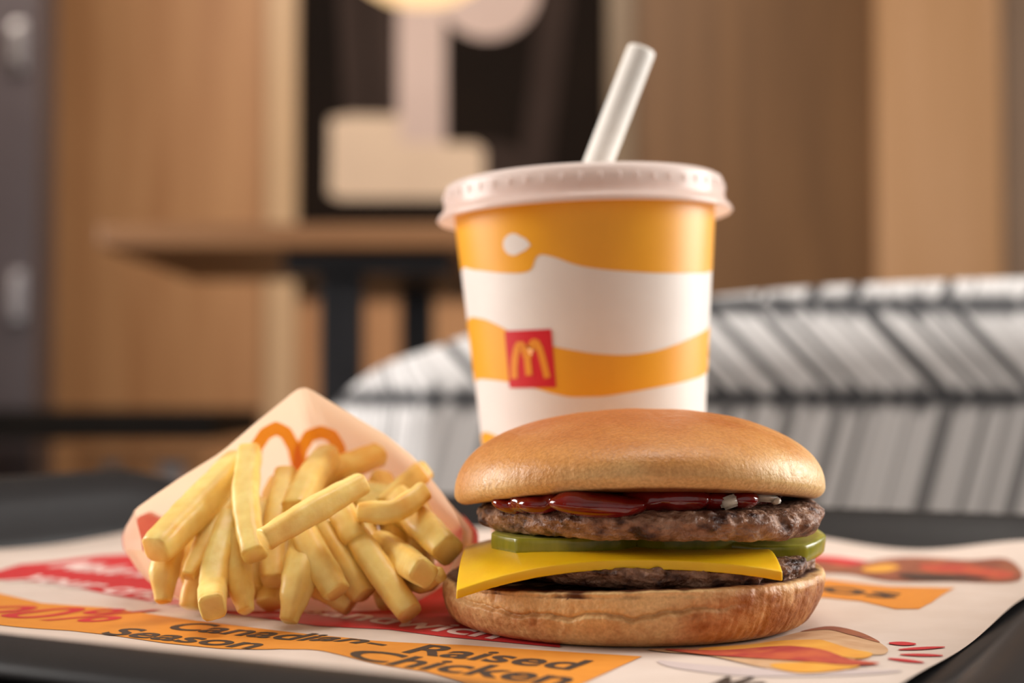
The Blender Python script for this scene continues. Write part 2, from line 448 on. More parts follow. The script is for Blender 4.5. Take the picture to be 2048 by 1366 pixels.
# ------------------------------------------------------------------ upholstered chair across the table
CD = 0.92
top_px = [(640, 830), (676, 790), (700, 768), (760, 727), (860, 692), (950, 662), (1200, 618), (1440, 585), (1700, 562), (2048, 548), (2400, 540), (2700, 548), (2900, 580), (3000, 650)]
def chair_y(px):
    return CD + 0.05 * sstep(1500, 650, px) + 0.10 * sstep(860, 640, px) + 0.12 * sstep(2600, 3000, px)
z_hi, z_lo = Z(614, CD + 0.02), Z(797, CD + 0.02)
M['herringbone'] = herringbone(z_lo, z_hi)
chair = thing('upholstered_chair', 'tub chair with white and grey herringbone fabric back across the table', 'chair', (0.3, 1.15, FLOOR))
def chair_back():
    n = 120; verts = []; faces = []; uvs = []
    rows = 26; arc = 0.0; prev = None
    seat_z = FLOOR + 0.42
    for i in range(n + 1):
        px = lerp(640, 3000, i / n)
        y = chair_y(px); p = at(px, interp(top_px, px), y)
        if prev is not None: arc += math.hypot(p.x - prev.x, p.y - prev.y)
        prev = p
        zt_ = p.z; th = 0.07
        prof = []
        for k in range(rows):                       # front face up, rolled top, back face down
            if k < 12:
                prof.append((0.0, lerp(seat_z, zt_ - 0.02, (k / 11) ** 0.75)))
            elif k < 20:
                a = PI * (k - 12) / 7
                prof.append((th / 2 - th / 2 * math.cos(a), zt_ - 0.02 + 0.02 * math.sin(a)))
            else:
                prof.append((th, lerp(zt_ - 0.02, seat_z, (k - 20) / 5)))
        vv = 0
        for k, (dy, z) in enumerate(prof):
            verts.append((p.x, y + dy, z)); uvs.append((arc, z if k < 16 else 2 * zt_ - z))
    for i in range(n):
        for k in range(rows - 1):
            faces.append((i*rows + k, (i+1)*rows + k, (i+1)*rows + k + 1, i*rows + k + 1))
    faces.append(tuple(range(rows))); faces.append(tuple(n*rows + k for k in range(rows - 1, -1, -1)))
    o = mesh('backrest', verts, faces, M['herringbone'], chair)
    ul = o.data.uv_layers.new(name='UVMap')
    for lp in o.data.loops: ul.data[lp.index].uv = uvs[lp.vertex_index]
    return keep(o)
chair_back()
box('seat', (-0.05, 0.90, FLOOR + 0.36), (0.60, 1.20, FLOOR + 0.46), M['herringbone'], chair, 0.02, 3)
for lx in (0.0, 0.55):
    for ly in (0.95, 1.15):
        keep(tube('leg', [(lx, ly, FLOOR), (lx, ly, FLOOR + 0.36)], [0.012, 0.018], M['black_metal'], chair, 12))

# ------------------------------------------------------------------ dining table under the tray
PHI = math.radians(28)
E1 = Vector((math.cos(PHI), -math.sin(PHI), 0)); E2 = Vector((math.sin(PHI), math.cos(PHI), 0))
def tp(a, b, z=0.0): return E1 * a + E2 * b + Vector((0, 0, z))
TZ = -0.008
dt = thing('dining_table', 'dark laminate dining table under the black serving tray', 'table', (-0.02, 0.36, FLOOR))
box('tabletop', (-0.6, 0.10, TZ - 0.03), (0.5, 0.80, TZ), M['table_black'], dt, 0.004)
box('pedestal', (-0.09, 0.32, FLOOR + 0.02), (0.01, 0.42, TZ - 0.0305), M['black_metal'], dt, 0.004)
box('foot_plate', (-0.32, 0.14, FLOOR), (0.24, 0.60, FLOOR + 0.0195), M['black_metal'], dt, 0.006)

# ------------------------------------------------------------------ serving tray
A0, A1, B0, B1 = -0.462, -0.070, 0.240, 0.608          # tray floor rectangle in its own axes
def rrect(off, z, bump=0.0, r0=0.03, seg=10, side=28):
    """rounded rectangle grown by off; the short sides may rise by bump at their middle (grip)"""
    a0, a1, b0, b1 = A0 - off, A1 + off, B0 - off, B1 + off
    r = r0 + off; out = []
    cs = [((a1 - r, b0 + r), -90), ((a1 - r, b1 - r), 0), ((a0 + r, b1 - r), 90), ((a0 + r, b0 + r), 180)]
    for ci, ((ca, cb), st) in enumerate(cs):
        for k in range(seg + 1):
            t = math.radians(st + 90.0 * k / seg)
            out.append((ca + r * math.cos(t), cb + r * math.sin(t)))
        (na, nb), nst = cs[(ci + 1) % 4]
        p = out[-1]; t = math.radians(nst); q = (na + r * math.cos(t), nb + r * math.sin(t))
        for k in range(1, side):
            out.append((lerp(p[0], q[0], k / side), lerp(p[1], q[1], k / side)))
    pts = []
    for a, b in out:
        e = 0.0
        if bump:
            w = max(1.15 * sstep(a0 + 0.05, a0 + 0.008, a), 0.35 * sstep(a1 - 0.05, a1 - 0.008, a))
            w *= sstep(b0 + 0.03, b0 + 0.12, b) * sstep(b1 - 0.02, b1 - 0.11, b)
            e = bump * w
        pts.append(tp(a, b, z + e))
    return pts
tray = thing('serving_tray', 'black plastic serving tray with raised rim on the table', 'tray', (0, 0, TZ))
GB = 0.012
rows = [rrect(-0.03, -0.0045), rrect(-0.001, -0.0045), rrect(-0.0002, -0.002), rrect(0.0, -0.0008), rrect(0.004, 0.0015, GB * .2), rrect(0.011, 0.008, GB * .6), rrect(0.0165, 0.0125, GB), rrect(0.0185, 0.0138, GB),
        rrect(0.021, 0.0142, GB), rrect(0.0245, 0.0138, GB), rrect(0.033, 0.0112, GB), rrect(0.0345, 0.0095, GB), rrect(0.0335, 0.0085, GB), rrect(0.024, 0.0115, GB), rrect(0.0165, 0.006, GB * .6), rrect(0.005, -0.004), rrect(0.0, -0.0075)]
keep(rings('rim', rows, M['tray'], tray))
keep(rings('tray_floor', [rrect(0.0005, -0.0078), rrect(0.0005, -0.0009), rrect(-0.003, -0.0005), rrect(-0.05, -0.0005)], M['tray'], tray, cap0=True, cap1=True))

# ------------------------------------------------------------------ printed paper placemat
def e12(x, y): return (x * E1.x + y * E1.y, x * E2.x + y * E2.y)
def gauss(t, s): return math.exp(-(t / s) ** 2)
def paper_z(x, y):
    a, b = e12(x, y)
    z = 0.0
    z += 0.0045 * sstep(0.50, 0.60, b) * (0.55 + 0.45 * math.sin(a * 62 + 1.0))            # lifted far edge
    z += 0.0035 * sstep(-0.37, -0.45, a) * (0.6 + 0.4 * math.sin(b * 38))                   # lifted short edge
    z += 0.0020 * sstep(-0.14, -0.085, a) * (0.5 + 0.5 * math.sin(b * 44 + 0.4))
    z += 0.0016 * gauss(a + 0.205 + (b - 0.29) * 0.5, 0.012) * sstep(0.34, 0.30, b)          # crease across the orange band
    z += 0.0022 * gauss(a + 0.325 - (b - 0.3) * 0.3, 0.022) * sstep(0.37, 0.31, b)
    z += 0.0022 * gauss(a + 0.105 + (b - 0.36) * 0.25, 0.012) * gauss(b - 0.352, 0.030)      # ridge beside the bun
    z += 0.0008 * math.sin(a * 55 + b * 21) * sstep(0.30, 0.25, b)
    # flat where the cup, the bun and the fries stand
    for cx, cy, r in ((0.036, 0.414, 0.052), (0.0285, 0.491, 0.045), (-0.07, 0.46, 0.085)):
        d = math.hypot(x - cx, y - cy)
        z *= sstep(r * 0.8, r * 1.25, d)
    return z
def on_paper(px, py):
    r = ray(px, py); z = 0.0
    for _ in range(5):
        k = (z - EYE.z) / r.z; p = EYE + r * k
        z = paper_z(p.x, p.y)
    return p
pa0, pa1, pb0, pb1 = A0 + 0.006, A1 - 0.006, B0 + 0.006, B1 - 0.004
nu, nv = 190, 190
verts = []; faces = []
for i in range(nu + 1):
    for j in range(nv + 1):
        p = tp(lerp(pa0, pa1, i / nu), lerp(pb0, pb1, j / nv))
        verts.append((p.x, p.y, paper_z(p.x, p.y)))
for i in range(nu):
    for j in range(nv):
        faces.append((i*(nv+1) + j, (i+1)*(nv+1) + j, (i+1)*(nv+1) + j + 1, i*(nv+1) + j + 1))
mat_o = mesh('paper_placemat', verts, faces, M['paper'])
tag(mat_o, 'white paper tray liner printed with orange and red banners', 'placemat')

def decal2d(name, polys, m, parent, layer, step=0.003, clip=True):
    """print: polygons in the paper's plane, cut into a fine grid and laid on the wavy sheet"""
    bm = bmesh.new()
    for poly in polys:
        vs = [Vector((p[0], p[1], 0)) for p in poly]
        bv = [bm.verts.new(v) for v in vs]
        for t in tessellate_polygon([vs]):
            try: bm.faces.new([bv[k] for k in t])
            except ValueError: pass
    return lay(name, bm, m, parent, layer, step, clip)

def lay(name, bm, m, parent, layer, step=0.003, clip=True):
    if clip:
        for base, nrm in ((tp(pa0 + .0005, 0), -E1), (tp(pa1 - .0005, 0), E1), (tp(0, pb0 + .0005), -E2), (tp(0, pb1 - .0005), E2)):
            bmesh.ops.bisect_plane(bm, geom=bm.verts[:] + bm.edges[:] + bm.faces[:], plane_co=base, plane_no=nrm, clear_outer=True)
    if not bm.verts: bm.free(); return None
    for ax in (0, 1):
        lo = min(v.co[ax] for v in bm.verts); hi = max(v.co[ax] for v in bm.verts)
        k = math.floor(lo / step) + 1
        while k * step < hi:
            co = [0, 0, 0]; no = [0, 0, 0]; co[ax] = k * step; no[ax] = 1
            bmesh.ops.bisect_plane(bm, geom=bm.verts[:] + bm.edges[:] + bm.faces[:], plane_co=co, plane_no=no)
            k += 1
    for v in bm.verts:
        v.co.z = paper_z(v.co.x, v.co.y) + 0.00018 + 0.0001 * layer
    for f in bm.faces:
        if f.normal.z < 0: f.normal_flip()
    me = bpy.data.meshes.new(name); bm.to_mesh(me); bm.free()
    me.polygons.foreach_set('use_smooth', [True] * len(me.polygons))
    o = bpy.data.objects.new(name, me); C.objects.link(o); me.materials.append(m)
    o.parent = parent
    return o

def round_off(poly, n=6):
    out = []; k = len(poly)
    for i in range(k):
        a, b, c, d = poly[i - 1], poly[i], poly[(i + 1) % k], poly[(i + 2) % k]
        for q in range(n):
            t = q / n
            out.append(tuple(0.5 * (2*b[x] + (c[x]-a[x])*t + (2*a[x]-5*b[x]+4*c[x]-d[x])*t*t + (3*b[x]-a[x]-3*c[x]+d[x])*t**3) for x in (0, 1)))
    return out
def px_decal(name, pxs, m, layer, step=0.004):
    if 'picture' in name or 'strip' in name or 'shadow' in name: pxs = round_off(pxs)
    return decal2d(name, [[on_paper(a, b) for a, b in pxs]], m, mat_o, layer, step)

red_px = [(-160, 1168), (-60, 1160), (0, 1160), (104, 1165), (219, 1190), (328, 1208), (465, 1230), (560, 1242), (632, 1253), (777, 1260), (885, 1274), (993, 1284), (1120, 1296),
          (1120, 1180), (1000, 1150), (900, 1138), (700, 1118), (400, 1106), (280, 1108), (200, 1112), (100, 1125), (40, 1130), (0, 1142), (-60, 1150), (-160, 1156)]
px_decal('printed_banner', red_px, M['ink_red'], 0)
org_px = [(-200, 1160), (-100, 1174), (0, 1188), (82, 1207), (219, 1217), (396, 1243), (560, 1263), (740, 1282), (921, 1291), (1102, 1303), (1284, 1314),
          (1170, 1366), (1120, 1392), (1000, 1388), (921, 1362), (849, 1344), (740, 1326), (668, 1308), (560, 1299), (437, 1298), (328, 1287), (219, 1271), (137, 1262), (0, 1251), (-100, 1244), (-200, 1236)]
px_decal('printed_banner', org_px, M['ink_orange'], 0)
px_decal('printed_banner', [(1450, 1150), (1560, 1156), (1660, 1160), (1780, 1174), (1910, 1177), (1865, 1205), (1838, 1219), (1790, 1219), (1720, 1203), (1650, 1196), (1560, 1200), (1450, 1205)], M['ink_orange'], 0)
# red strip and the two burger pictures printed on the sheet
px_decal('printed_strip', [(1500, 1112), (1640, 1113), (1700, 1118), (1760, 1130), (1690, 1138), (1600, 1136), (1500, 1134)], M['ink_red'], 0)
px_decal('printed_burger_picture', [(1560, 1145), (1620, 1122), (1700, 1132), (1760, 1120), (1830, 1115), (1930, 1122), (2010, 1130), (2045, 1150), (2020, 1166), (1900, 1164), (1780, 1163), (1690, 1148)], M['ink_brown'], 1)
px_decal('printed_burger_picture', [(1725, 1138), (1770, 1130), (1800, 1136), (1770, 1146), (1735, 1146)], M['ink_yellow'], 2)
px_decal('printed_burger_picture', [(1840, 1132), (1910, 1130), (1960, 1138), (2030, 1150), (2000, 1160), (1930, 1150), (1860, 1146)], M['ink_sauce'], 2)
px_decal('printed_burger_picture', [(1800, 1150), (1880, 1152), (1980, 1158), (1900, 1162), (1820, 1160)], M['ink_black'], 3)
px_decal('printed_shadow', [(1320, 1322), (1400, 1330), (1560, 1340), (1800, 1342), (1700, 1352), (1500, 1354), (1380, 1342), (1330, 1332)], M['ink_shadow'], 0)
px_decal('printed_burger_picture', [(1300, 1300), (1420, 1296), (1520, 1285), (1600, 1266), (1660, 1256), (1720, 1268), (1772, 1296), (1770, 1310), (1740, 1312), (1700, 1312), (1720, 1328), (1690, 1334), (1600, 1346), (1540, 1340), (1420, 1314), (1330, 1306)], M['ink_tan'], 1)
px_decal('printed_burger_picture', [(1400, 1300), (1500, 1292), (1560, 1284), (1640, 1284), (1700, 1300), (1745, 1310), (1720, 1320), (1640, 1312), (1520, 1312), (1430, 1312)], M['ink_yellow'], 2)
px_decal('printed_burger_picture', [(1330, 1302), (1440, 1304), (1560, 1296), (1640, 1302), (1700, 1322), (1760, 1330), (1700, 1334), (1600, 1326), (1480, 1318), (1400, 1312)], M['ink_sauce'], 3)
px_decal('printed_burger_picture', [(1540, 1332), (1620, 1328), (1720, 1334), (1660, 1346), (1590, 1348)], M['ink_yellow'], 2)
px_decal('printed_burger_picture', [(1600, 1266), (1660, 1255), (1720, 1267), (1760, 1288), (1700, 1272), (1655, 1262)], M['ink_brown'], 2)
def lens(a, b, w):
    (x0, y0), (x1, y1) = a, b; out = []
    for k in range(9):
        t = k / 8; out.append((lerp(x0, x1, t), lerp(y0, y1, t) - w * math.sin(PI * (0.1 + 0.8 * t))))
    for k in range(9):
        t = 1 - k / 8; out.append((lerp(x0, x1, t), lerp(y0, y1, t) + w * math.sin(PI * (0.1 + 0.8 * t))))
    return out
for a, b, w in (((1778, 1288), (1832, 1290), 3.6), ((1797, 1301), (1890, 1296), 2.6), ((1800, 1311), (1886, 1313), 2.6), ((1776, 1319), (1848, 1327), 2.8)):
    px_decal('printed_dash', lens(a, b, w), M['ink_red'], 1, 0.003)

def text_decal(body, A, B, cap, m, layer, bold=0.02, shear=0.0):
    """a printed word whose baseline runs from A to B (photo pixels); its letters stand along the sheet's second axis"""
    return word(body, on_paper(*A), on_paper(*B), cap, m, layer, bold, shear)
def word(body, pa, pb, cap, m, layer, bold=0.02, shear=0.0):
    cu = bpy.data.curves.new('word', 'FONT'); cu.body = body; cu.size = 1.0; cu.offset = bold; cu.resolution_u = 4; cu.shear = shear
    ob = bpy.data.objects.new('word', cu); C.objects.link(ob)
    bpy.context.view_layer.update()
    dg = bpy.context.evaluated_depsgraph_get()
    me = bpy.data.meshes.new_from_object(ob.evaluated_get(dg))
    bpy.data.objects.remove(ob); bpy.data.curves.remove(cu)
    bm = bmesh.new(); bm.from_mesh(me); bpy.data.meshes.remove(me)
    x0 = min(v.co.x for v in bm.verts); x1 = max(v.co.x for v in bm.verts)
    d = pb - pa
    for v in bm.verts:
        u = (v.co.x - x0) / (x1 - x0)
        p = pa + d * u + E2 * (v.co.y / 0.7 * cap)
        v.co = Vector((p.x, p.y, 0))
    return lay('printed_lettering', bm, m, mat_o, layer, 0.004)
word('Canadian-', tp(-0.2700, 0.3095), tp(-0.2020, 0.3095), 0.0120, M['ink_black'], 1)
word('Raised', tp(-0.1935, 0.3075), tp(-0.1480, 0.3060), 0.0130, M['ink_black'], 1)
word('Season', tp(-0.2780, 0.2950), tp(-0.2290, 0.2945), 0.0110, M['ink_black'], 1)
word('Chicken', tp(-0.2010, 0.2925), tp(-0.1420, 0.2890), 0.0130, M['ink_black'], 1)
text_decal('100%', (-190, 1228), (205, 1246), 0.026, M['ink_red'], 1, 0.01)
text_decal('your crispy', (30, 1158), (400, 1212), 0.016, M['ink_white'], 1)
text_decal('Make it with', (95, 1134), (420, 1166), 0.020, M['ink_white'], 1)
text_decal('sandwich', (600, 1226), (985, 1280), 0.0125, M['ink_white'], 1)
text_decal('os', (1634, 1182), (1788, 1199), 0.019, M['ink_black'], 1)
text_decal('Mc', (1395, 1385), (1500, 1388), 0.017, M['ink_black'], 1)

# ------------------------------------------------------------------ paper cup with lid
YC = 0.51
CUP = Vector((at(1196, 1100, YC).x, YC, 0.0014))
LEAN = math.radians(-2.1)
RC = Matrix.Rotation(LEAN, 3, 'Y')
def cupw(v): return CUP + RC @ Vector(v)
R0, K, CH = 0.0336, 0.0864, 0.1273
def cup_r(z): return R0 + K * z
def on_cup(px, py):
    """photo pixel -> (angle, height) on the cup wall"""
    d = RC.inverted() @ ray(px, py); e = RC.inverted() @ (EYE - CUP)
    a = d.x**2 + d.y**2 - (K * d.z)**2
    b = 2 * (e.x*d.x + e.y*d.y - K * d.z * (R0 + K * e.z))
    c = e.x**2 + e.y**2 - (R0 + K * e.z)**2
    D = b*b - 4*a*c
    if D < 0: D = 0.0
    t = (-b - math.sqrt(D)) / (2*a)
    p = e + d * t
    return math.atan2(p.y, p.x), p.z
cup = thing('paper_cup', 'white and yellow waved paper cup with lid behind the burger', 'cup', tuple(CUP))
prof = [(0.0005, 0.004), (0.031, 0.004), (0.0320, 0.0), (0.0332, 0.0002), (cup_r(0.002), 0.002)] + [(cup_r(CH * k / 12), CH * k / 12) for k in range(1, 13)] + [(0.0456, CH + .0006), (0.0458, CH + .002), (0.0446, CH + .003), (0.0438, CH + 0.001), (0.0405, 0.09), (0.0332, 0.0075), (0.0005, 0.0075)]
cb = rings('cup_body', [[cupw(p) for p in r] for r in lathe_rows(prof, 128)], M['cup_white'], cup); keep(cb)
def cup_strip(name, lo, hi, m, lift, n=360, rows_=8, a0=-PI, a1=PI):
    verts = []; faces = []
    for i in range(n + 1):
        a = lerp(a0, a1, i / n); z0, z1 = lo(a), hi(a)
        for k in range(rows_ + 1):
            z = lerp(z0, z1, k / rows_); r = cup_r(z) + lift
            verts.append(cupw((r * math.cos(a), r * math.sin(a), z)))
    for i in range(n):
        for k in range(rows_):
            faces.append((i*(rows_+1)+k, (i+1)*(rows_+1)+k, (i+1)*(rows_+1)+k+1, i*(rows_+1)+k+1))
    return keep(mesh(name, verts, faces, m, cb))
def cup_edge(pxs, back):
    kn = [on_cup(*p) for p in pxs]
    kn.sort()
    z_mid = (kn[0][1] + kn[-1][1]) / 2
    amp = back
    # the wave goes on round the back (angles outside the front range)
    a_first, a_last = kn[0][0], kn[-1][0]
    ext = [(a_last + (2*PI + a_first - a_last) * t, lerp(kn[-1][1], kn[0][1], t) + amp * math.sin(2*PI*t)) for t in (0.2, 0.4, 0.6, 0.8)]
    allk = [(a - 2*PI, z) for a, z in ext] + kn + ext
    return lambda a: interp(allk, a)
up_edge = cup_edge([(928, 535), (945, 539), (962, 541), (1012, 546), (1040, 546), (1053, 544), (1062, 539), (1067, 530), (1070, 520), (1075, 512), (1083, 509), (1091, 510), (1114, 516), (1144, 527), (1173, 534), (1232, 541), (1319, 546), (1393, 546), (1426, 540)], 0.006)
mid_hi = cup_edge([(942, 635), (966, 638), (991, 648), (1016, 661), (1060, 679), (1113, 694), (1149, 701), (1199, 708), (1250, 710), (1301, 704), (1352, 689), (1390, 672), (1416, 656)], 0.006)
mid_lo = cup_edge([(959, 758), (996, 761), (1030, 767), (1072, 777), (1110, 788), (1149, 794), (1199, 793), (1250, 786), (1301, 777), (1352, 767), (1408, 749)], 0.006)
low_hi = cup_edge([(972, 864), (985, 868), (1010, 880), (1060, 910), (1150, 930), (1250, 925), (1350, 905), (1404, 885)], 0.005)
cup_strip('printed_wave', up_edge, lambda a: CH, M['cup_yellow'], 0.00012, 720)
cup_strip('printed_wave', mid_lo, mid_hi, M['cup_yellow'], 0.00012)
cup_strip('printed_wave', lambda a: 0.008 + 0.003 * math.sin(a * 2), low_hi, M['cup_yellow'], 0.00012)
def cup_poly(name, pxs, m, lift, parent=None, step=0.0022):
    kn = [on_cup(*p) for p in pxs]
    bm = bmesh.new()
    vs = [Vector((a * 0.04, z, 0)) for a, z in kn]; bv = [bm.verts.new(v) for v in vs]
    for t in tessellate_polygon([vs]):
        try: bm.faces.new([bv[k] for k in t])
        except ValueError: pass
    lo = min(v.co.x for v in bm.verts); hi = max(v.co.x for v in bm.verts); k = math.floor(lo / step) + 1
    while k * step < hi:
        bmesh.ops.bisect_plane(bm, geom=bm.verts[:] + bm.edges[:] + bm.faces[:], plane_co=(k * step, 0, 0), plane_no=(1, 0, 0)); k += 1
    for v in bm.verts:
        a, z = v.co.x / 0.04, v.co.y; r = cup_r(z) + lift
        v.co = cupw((r * math.cos(a), r * math.sin(a), z))
    return keep(from_bm(name, bm, m, parent or cb, True))
def densify(poly, n=6):
    out = []
    for i in range(len(poly)):
        a, b = poly[i], poly[(i + 1) % len(poly)]
        for k in range(n): out.append((lerp(a[0], b[0], k / n), lerp(a[1], b[1], k / n)))
    return out
drop = [(1027 + 20 * math.cos(t), 489 + 22 * math.sin(t)) for t in [math.radians(50 + 260 * k / 16) for k in range(17)]] + [(1052, 478), (1062, 490), (1052, 500)]
cup_poly('printed_drop', drop, M['cup_white'], 0.0002)
cup_poly('emblem_square', densify([(1010, 662), (1103, 658), (1113, 775), (1020, 776)]), M['cup_red'], 0.00026)
def ribbon(path, w):
    L_, R_ = [], []
    for i, p in enumerate(path):
        q0, q1 = path[max(0, i - 1)], path[min(len(path) - 1, i + 1)]
        dx, dy = q1[0] - q0[0], q1[1] - q0[1]; l = math.hypot(dx, dy)
        L_.append((p[0] - dy / l * w, p[1] + dx / l * w)); R_.append((p[0] + dy / l * w, p[1] - dx / l * w))
    return L_ + R_[::-1]
def zz(pts): return [(920 + x / 3.938, 620 + y / 3.938) for x, y in pts]
cup_poly('emblem_arch', ribbon(zz([(432, 540), (430, 460), (436, 380), (450, 310), (468, 268), (486, 268), (508, 310), (528, 372)]), 6.6), M['emblem_yellow'], 0.00034)
cup_poly('emblem_arch', ribbon(zz([(542, 372), (552, 312), (570, 266), (586, 250), (604, 256), (628, 300), (652, 380), (672, 460), (690, 535)]), 6.6), M['emblem_yellow'], 0.00034)
cup_poly('emblem_stem', ribbon(zz([(534, 360), (538, 420), (544, 470), (548, 515)]), 6.6), M['emblem_yellow'], 0.00042)

# lid: flared skirt, rolled rim, sunken ring and raised centre
LZ = CH - 0.0004
lp_ = [(0.0496, LZ - 0.0062), (0.0502, LZ - 0.0055), (0.0494, LZ - 0.0040), (0.0481, LZ - 0.0030), (0.0477, LZ - 0.0012), (0.0475, LZ + 0.0010), (0.0474, LZ + 0.0026), (0.0474, LZ + 0.0040), (0.0468, LZ + 0.0054),
       (0.0452, LZ + 0.0063), (0.0434, LZ + 0.0060), (0.0422, LZ + 0.0050), (0.0415, LZ + 0.0030), (0.0400, LZ + 0.0028), (0.0312, LZ + 0.0030), (0.0296, LZ + 0.0042), (0.0285, LZ + 0.0070), (0.0265, LZ + 0.0078), (0.0120, LZ + 0.0080), (0.0062, LZ + 0.0074), (0.0056, LZ + 0.0074)]
lid = rings('lid', [[cupw(p) for p in r] for r in lathe_rows(lp_, 128)], M['lid'], cup); keep(lid)
sol = lid.modifiers.new('wall', 'SOLIDIFY'); sol.thickness = 0.0006; sol.offset = -1
rib_me = None
NR = 50
for k in range(NR):
    a = 2*PI*k/NR
    if rib_me is None:
        bm = bmesh.new(); bmesh.ops.create_cube(bm, size=1.0)
        for v in bm.verts: v.co = Vector((v.co.x * 0.0007, v.co.y * 0.0012, v.co.z * 0.0026))
        bmesh.ops.bevel(bm, geom=bm.edges[:], offset=0.0003, segments=1, affect='EDGES')
        rib_me = bpy.data.meshes.new('ridge'); bm.to_mesh(rib_me); bm.free(); rib_me.materials.append(M['lid'])
    o = bpy.data.objects.new('ridge', rib_me); C.objects.link(o); o.parent = lid
    pos = RC @ Vector((0.0476 * math.cos(a), 0.0476 * math.sin(a), LZ + 0.0018))
    o.matrix_local = Matrix.Translation(pos) @ RC.to_4x4() @ Matrix.Rotation(a, 4, 'Z')

# straw standing in the lid
sa = at(1189, 345, YC); sb = at(1283, 100, YC + 0.004)
sd = (sb - sa).normalized()
s_lo = sa - sd * 0.085
straw_rows = []
for i, (t, rr) in enumerate([(0, 0.0044), (0, 0.0049), (0.5, 0.0049), (0.97, 0.0049), (0.992, 0.0049), (1.0, 0.00475), (1.0, 0.0042), (0.9, 0.0042), (0.0, 0.0042)]):
    p = s_lo.lerp(sb, t); a_ = sd.orthogonal().normalized(); b_ = sd.cross(a_)
    straw_rows.append([p + a_ * rr * math.cos(2*PI*j/40) + b_ * rr * math.sin(2*PI*j/40) for j in range(40)])
straw = rings('drinking_straw', straw_rows, M['straw'])
tag(straw, 'white paper straw leaning out of the cup lid', 'straw')

# ------------------------------------------------------------------ burger
BC = Vector((0.0318, 0.414, 0.0))
burger = thing('double_burger', 'double cheeseburger with pickles and ketchup on the paper placemat', 'burger', (BC.x, BC.y, 0))
def polar(name, prof, n, m, disp, colf, centre, closed_top=True):
    """closed solid of revolution from (r, z) profile, every point moved by disp and coloured by colf"""
    rws = []; cls = []
    for i, (r, z) in enumerate(prof):
        row = []; cr = []
        for j in range(n):
            th = 2*PI*j/n
            p = disp(th, r, z, i / (len(prof) - 1))
            row.append(Vector((centre.x + p[0] * math.cos(th), centre.y + p[0] * math.sin(th), p[1])))
            cr.append(colf(th, p[0], p[1], i / (len(prof) - 1), row[-1]))
        rws.append(row); cls.append(cr)
    return keep(rings(name, rws, m, burger, cols=cls, cap0=True, cap1=True))
def fine(prof, n, rw=9.0, k=1.0):
    """resample a profile with a smooth curve; the part outside radius rw is sampled k times denser"""
    d = [0]
    for a, b in zip(prof, prof[1:]): d.append(d[-1] + math.hypot(b[0]-a[0], b[1]-a[1]))
    kr = [(d[i], prof[i][0]) for i in range(len(prof))]; kz = [(d[i], prof[i][1]) for i in range(len(prof))]
    N_ = 3000; acc = [0.0]
    for q in range(N_):
        acc.append(acc[-1] + (k if interp(kr, d[-1] * (q + .5) / N_) > rw else 1.0))
    out = []; q = 0
    for i in range(n + 1):
        t = acc[-1] * i / n
        while q < N_ and acc[q + 1] < t: q += 1
        x = d[-1] * min(1.0, (q + (t - acc[q]) / max(1e-9, acc[min(q + 1, N_)] - acc[q])) / N_) if q < N_ else d[-1]
        out.append((interp(kr, x), interp(kz, x)))
    return out
front = lambda th: max(0.0, -math.sin(th))          # 1 towards the camera
# heel (bottom bun)
BR = rgb(182, 112, 56); BP = rgb(240, 198, 138); BD = rgb(110, 58, 24); BT = rgb(84, 42, 20); BLIGHT = rgb(240, 205, 152)
hp = fine([(0.002, 0.0), (0.030, 0.0), (0.0420, 0.0002), (0.0462, 0.0016), (0.0488, 0.0050), (0.0502, 0.0092), (0.0505, 0.0122), (0.0497, 0.0140), (0.0475, 0.0144), (0.044, 0.0138), (0.034, 0.0132), (0.002, 0.0130)], 120, 0.0425, 8.0)
def heel_disp(th, r, z, t):
    x, y = math.cos(th), math.sin(th)
    w = sstep(0.036, 0.047, r)
    up = z / 0.014
    rr = r * (1 + 0.010 * math.sin(2*th + 0.6) + 0.003 * fbm(x*1.6, y*1.6, 3.1, 3) * 2) * 1.025
    rr += 0.0008 * x * up * 2
    # torn crumb crease running round under the cut edge at the front
    zc = 0.0108 - 0.0026 * front(th) * sstep(0.75, -0.2, x) + 0.0024 * fbm(th*7, 0.3, 1.0, 4)
    msk = w * front(th) ** 0.4 * sstep(0.55, 0.1, x) * sstep(-0.98, -0.8, x)
    rr -= 0.0016 * msk * math.exp(-((z - zc) / 0.0005) ** 2)
    rr -= 0.0011 * msk * sstep(zc - 0.0004, zc + 0.0008, z) * sstep(0.0142, 0.0128, z)
    # vertical wrinkles of the crust
    wr = noise.noise(Vector((th * 26, z * 130, 0.7)))
    wr2 = noise.noise(Vector((th * 60, z * 160, 4.7)))
    rr -= w * (0.00045 * max(0, wr - 0.2) + 0.00025 * max(0, wr2 - 0.2)) * 2.0
    rr += w * 0.0004 * fbm(th * 20, z * 500, 9.0, 4)
    zz_ = z + up * (0.0013 * x + 0.0004 * math.sin(3*th)) * sstep(0.0, 0.3, up)
    zz_ += up * 0.0005 * fbm(x * 9, y * 9, r * 60, 3)
    if t > 0.5 and r < 0.047: zz_ += 0.0005 * fbm(r * math.cos(th) * 260, r * math.sin(th) * 260, 2.0, 3)
    return rr, zz_
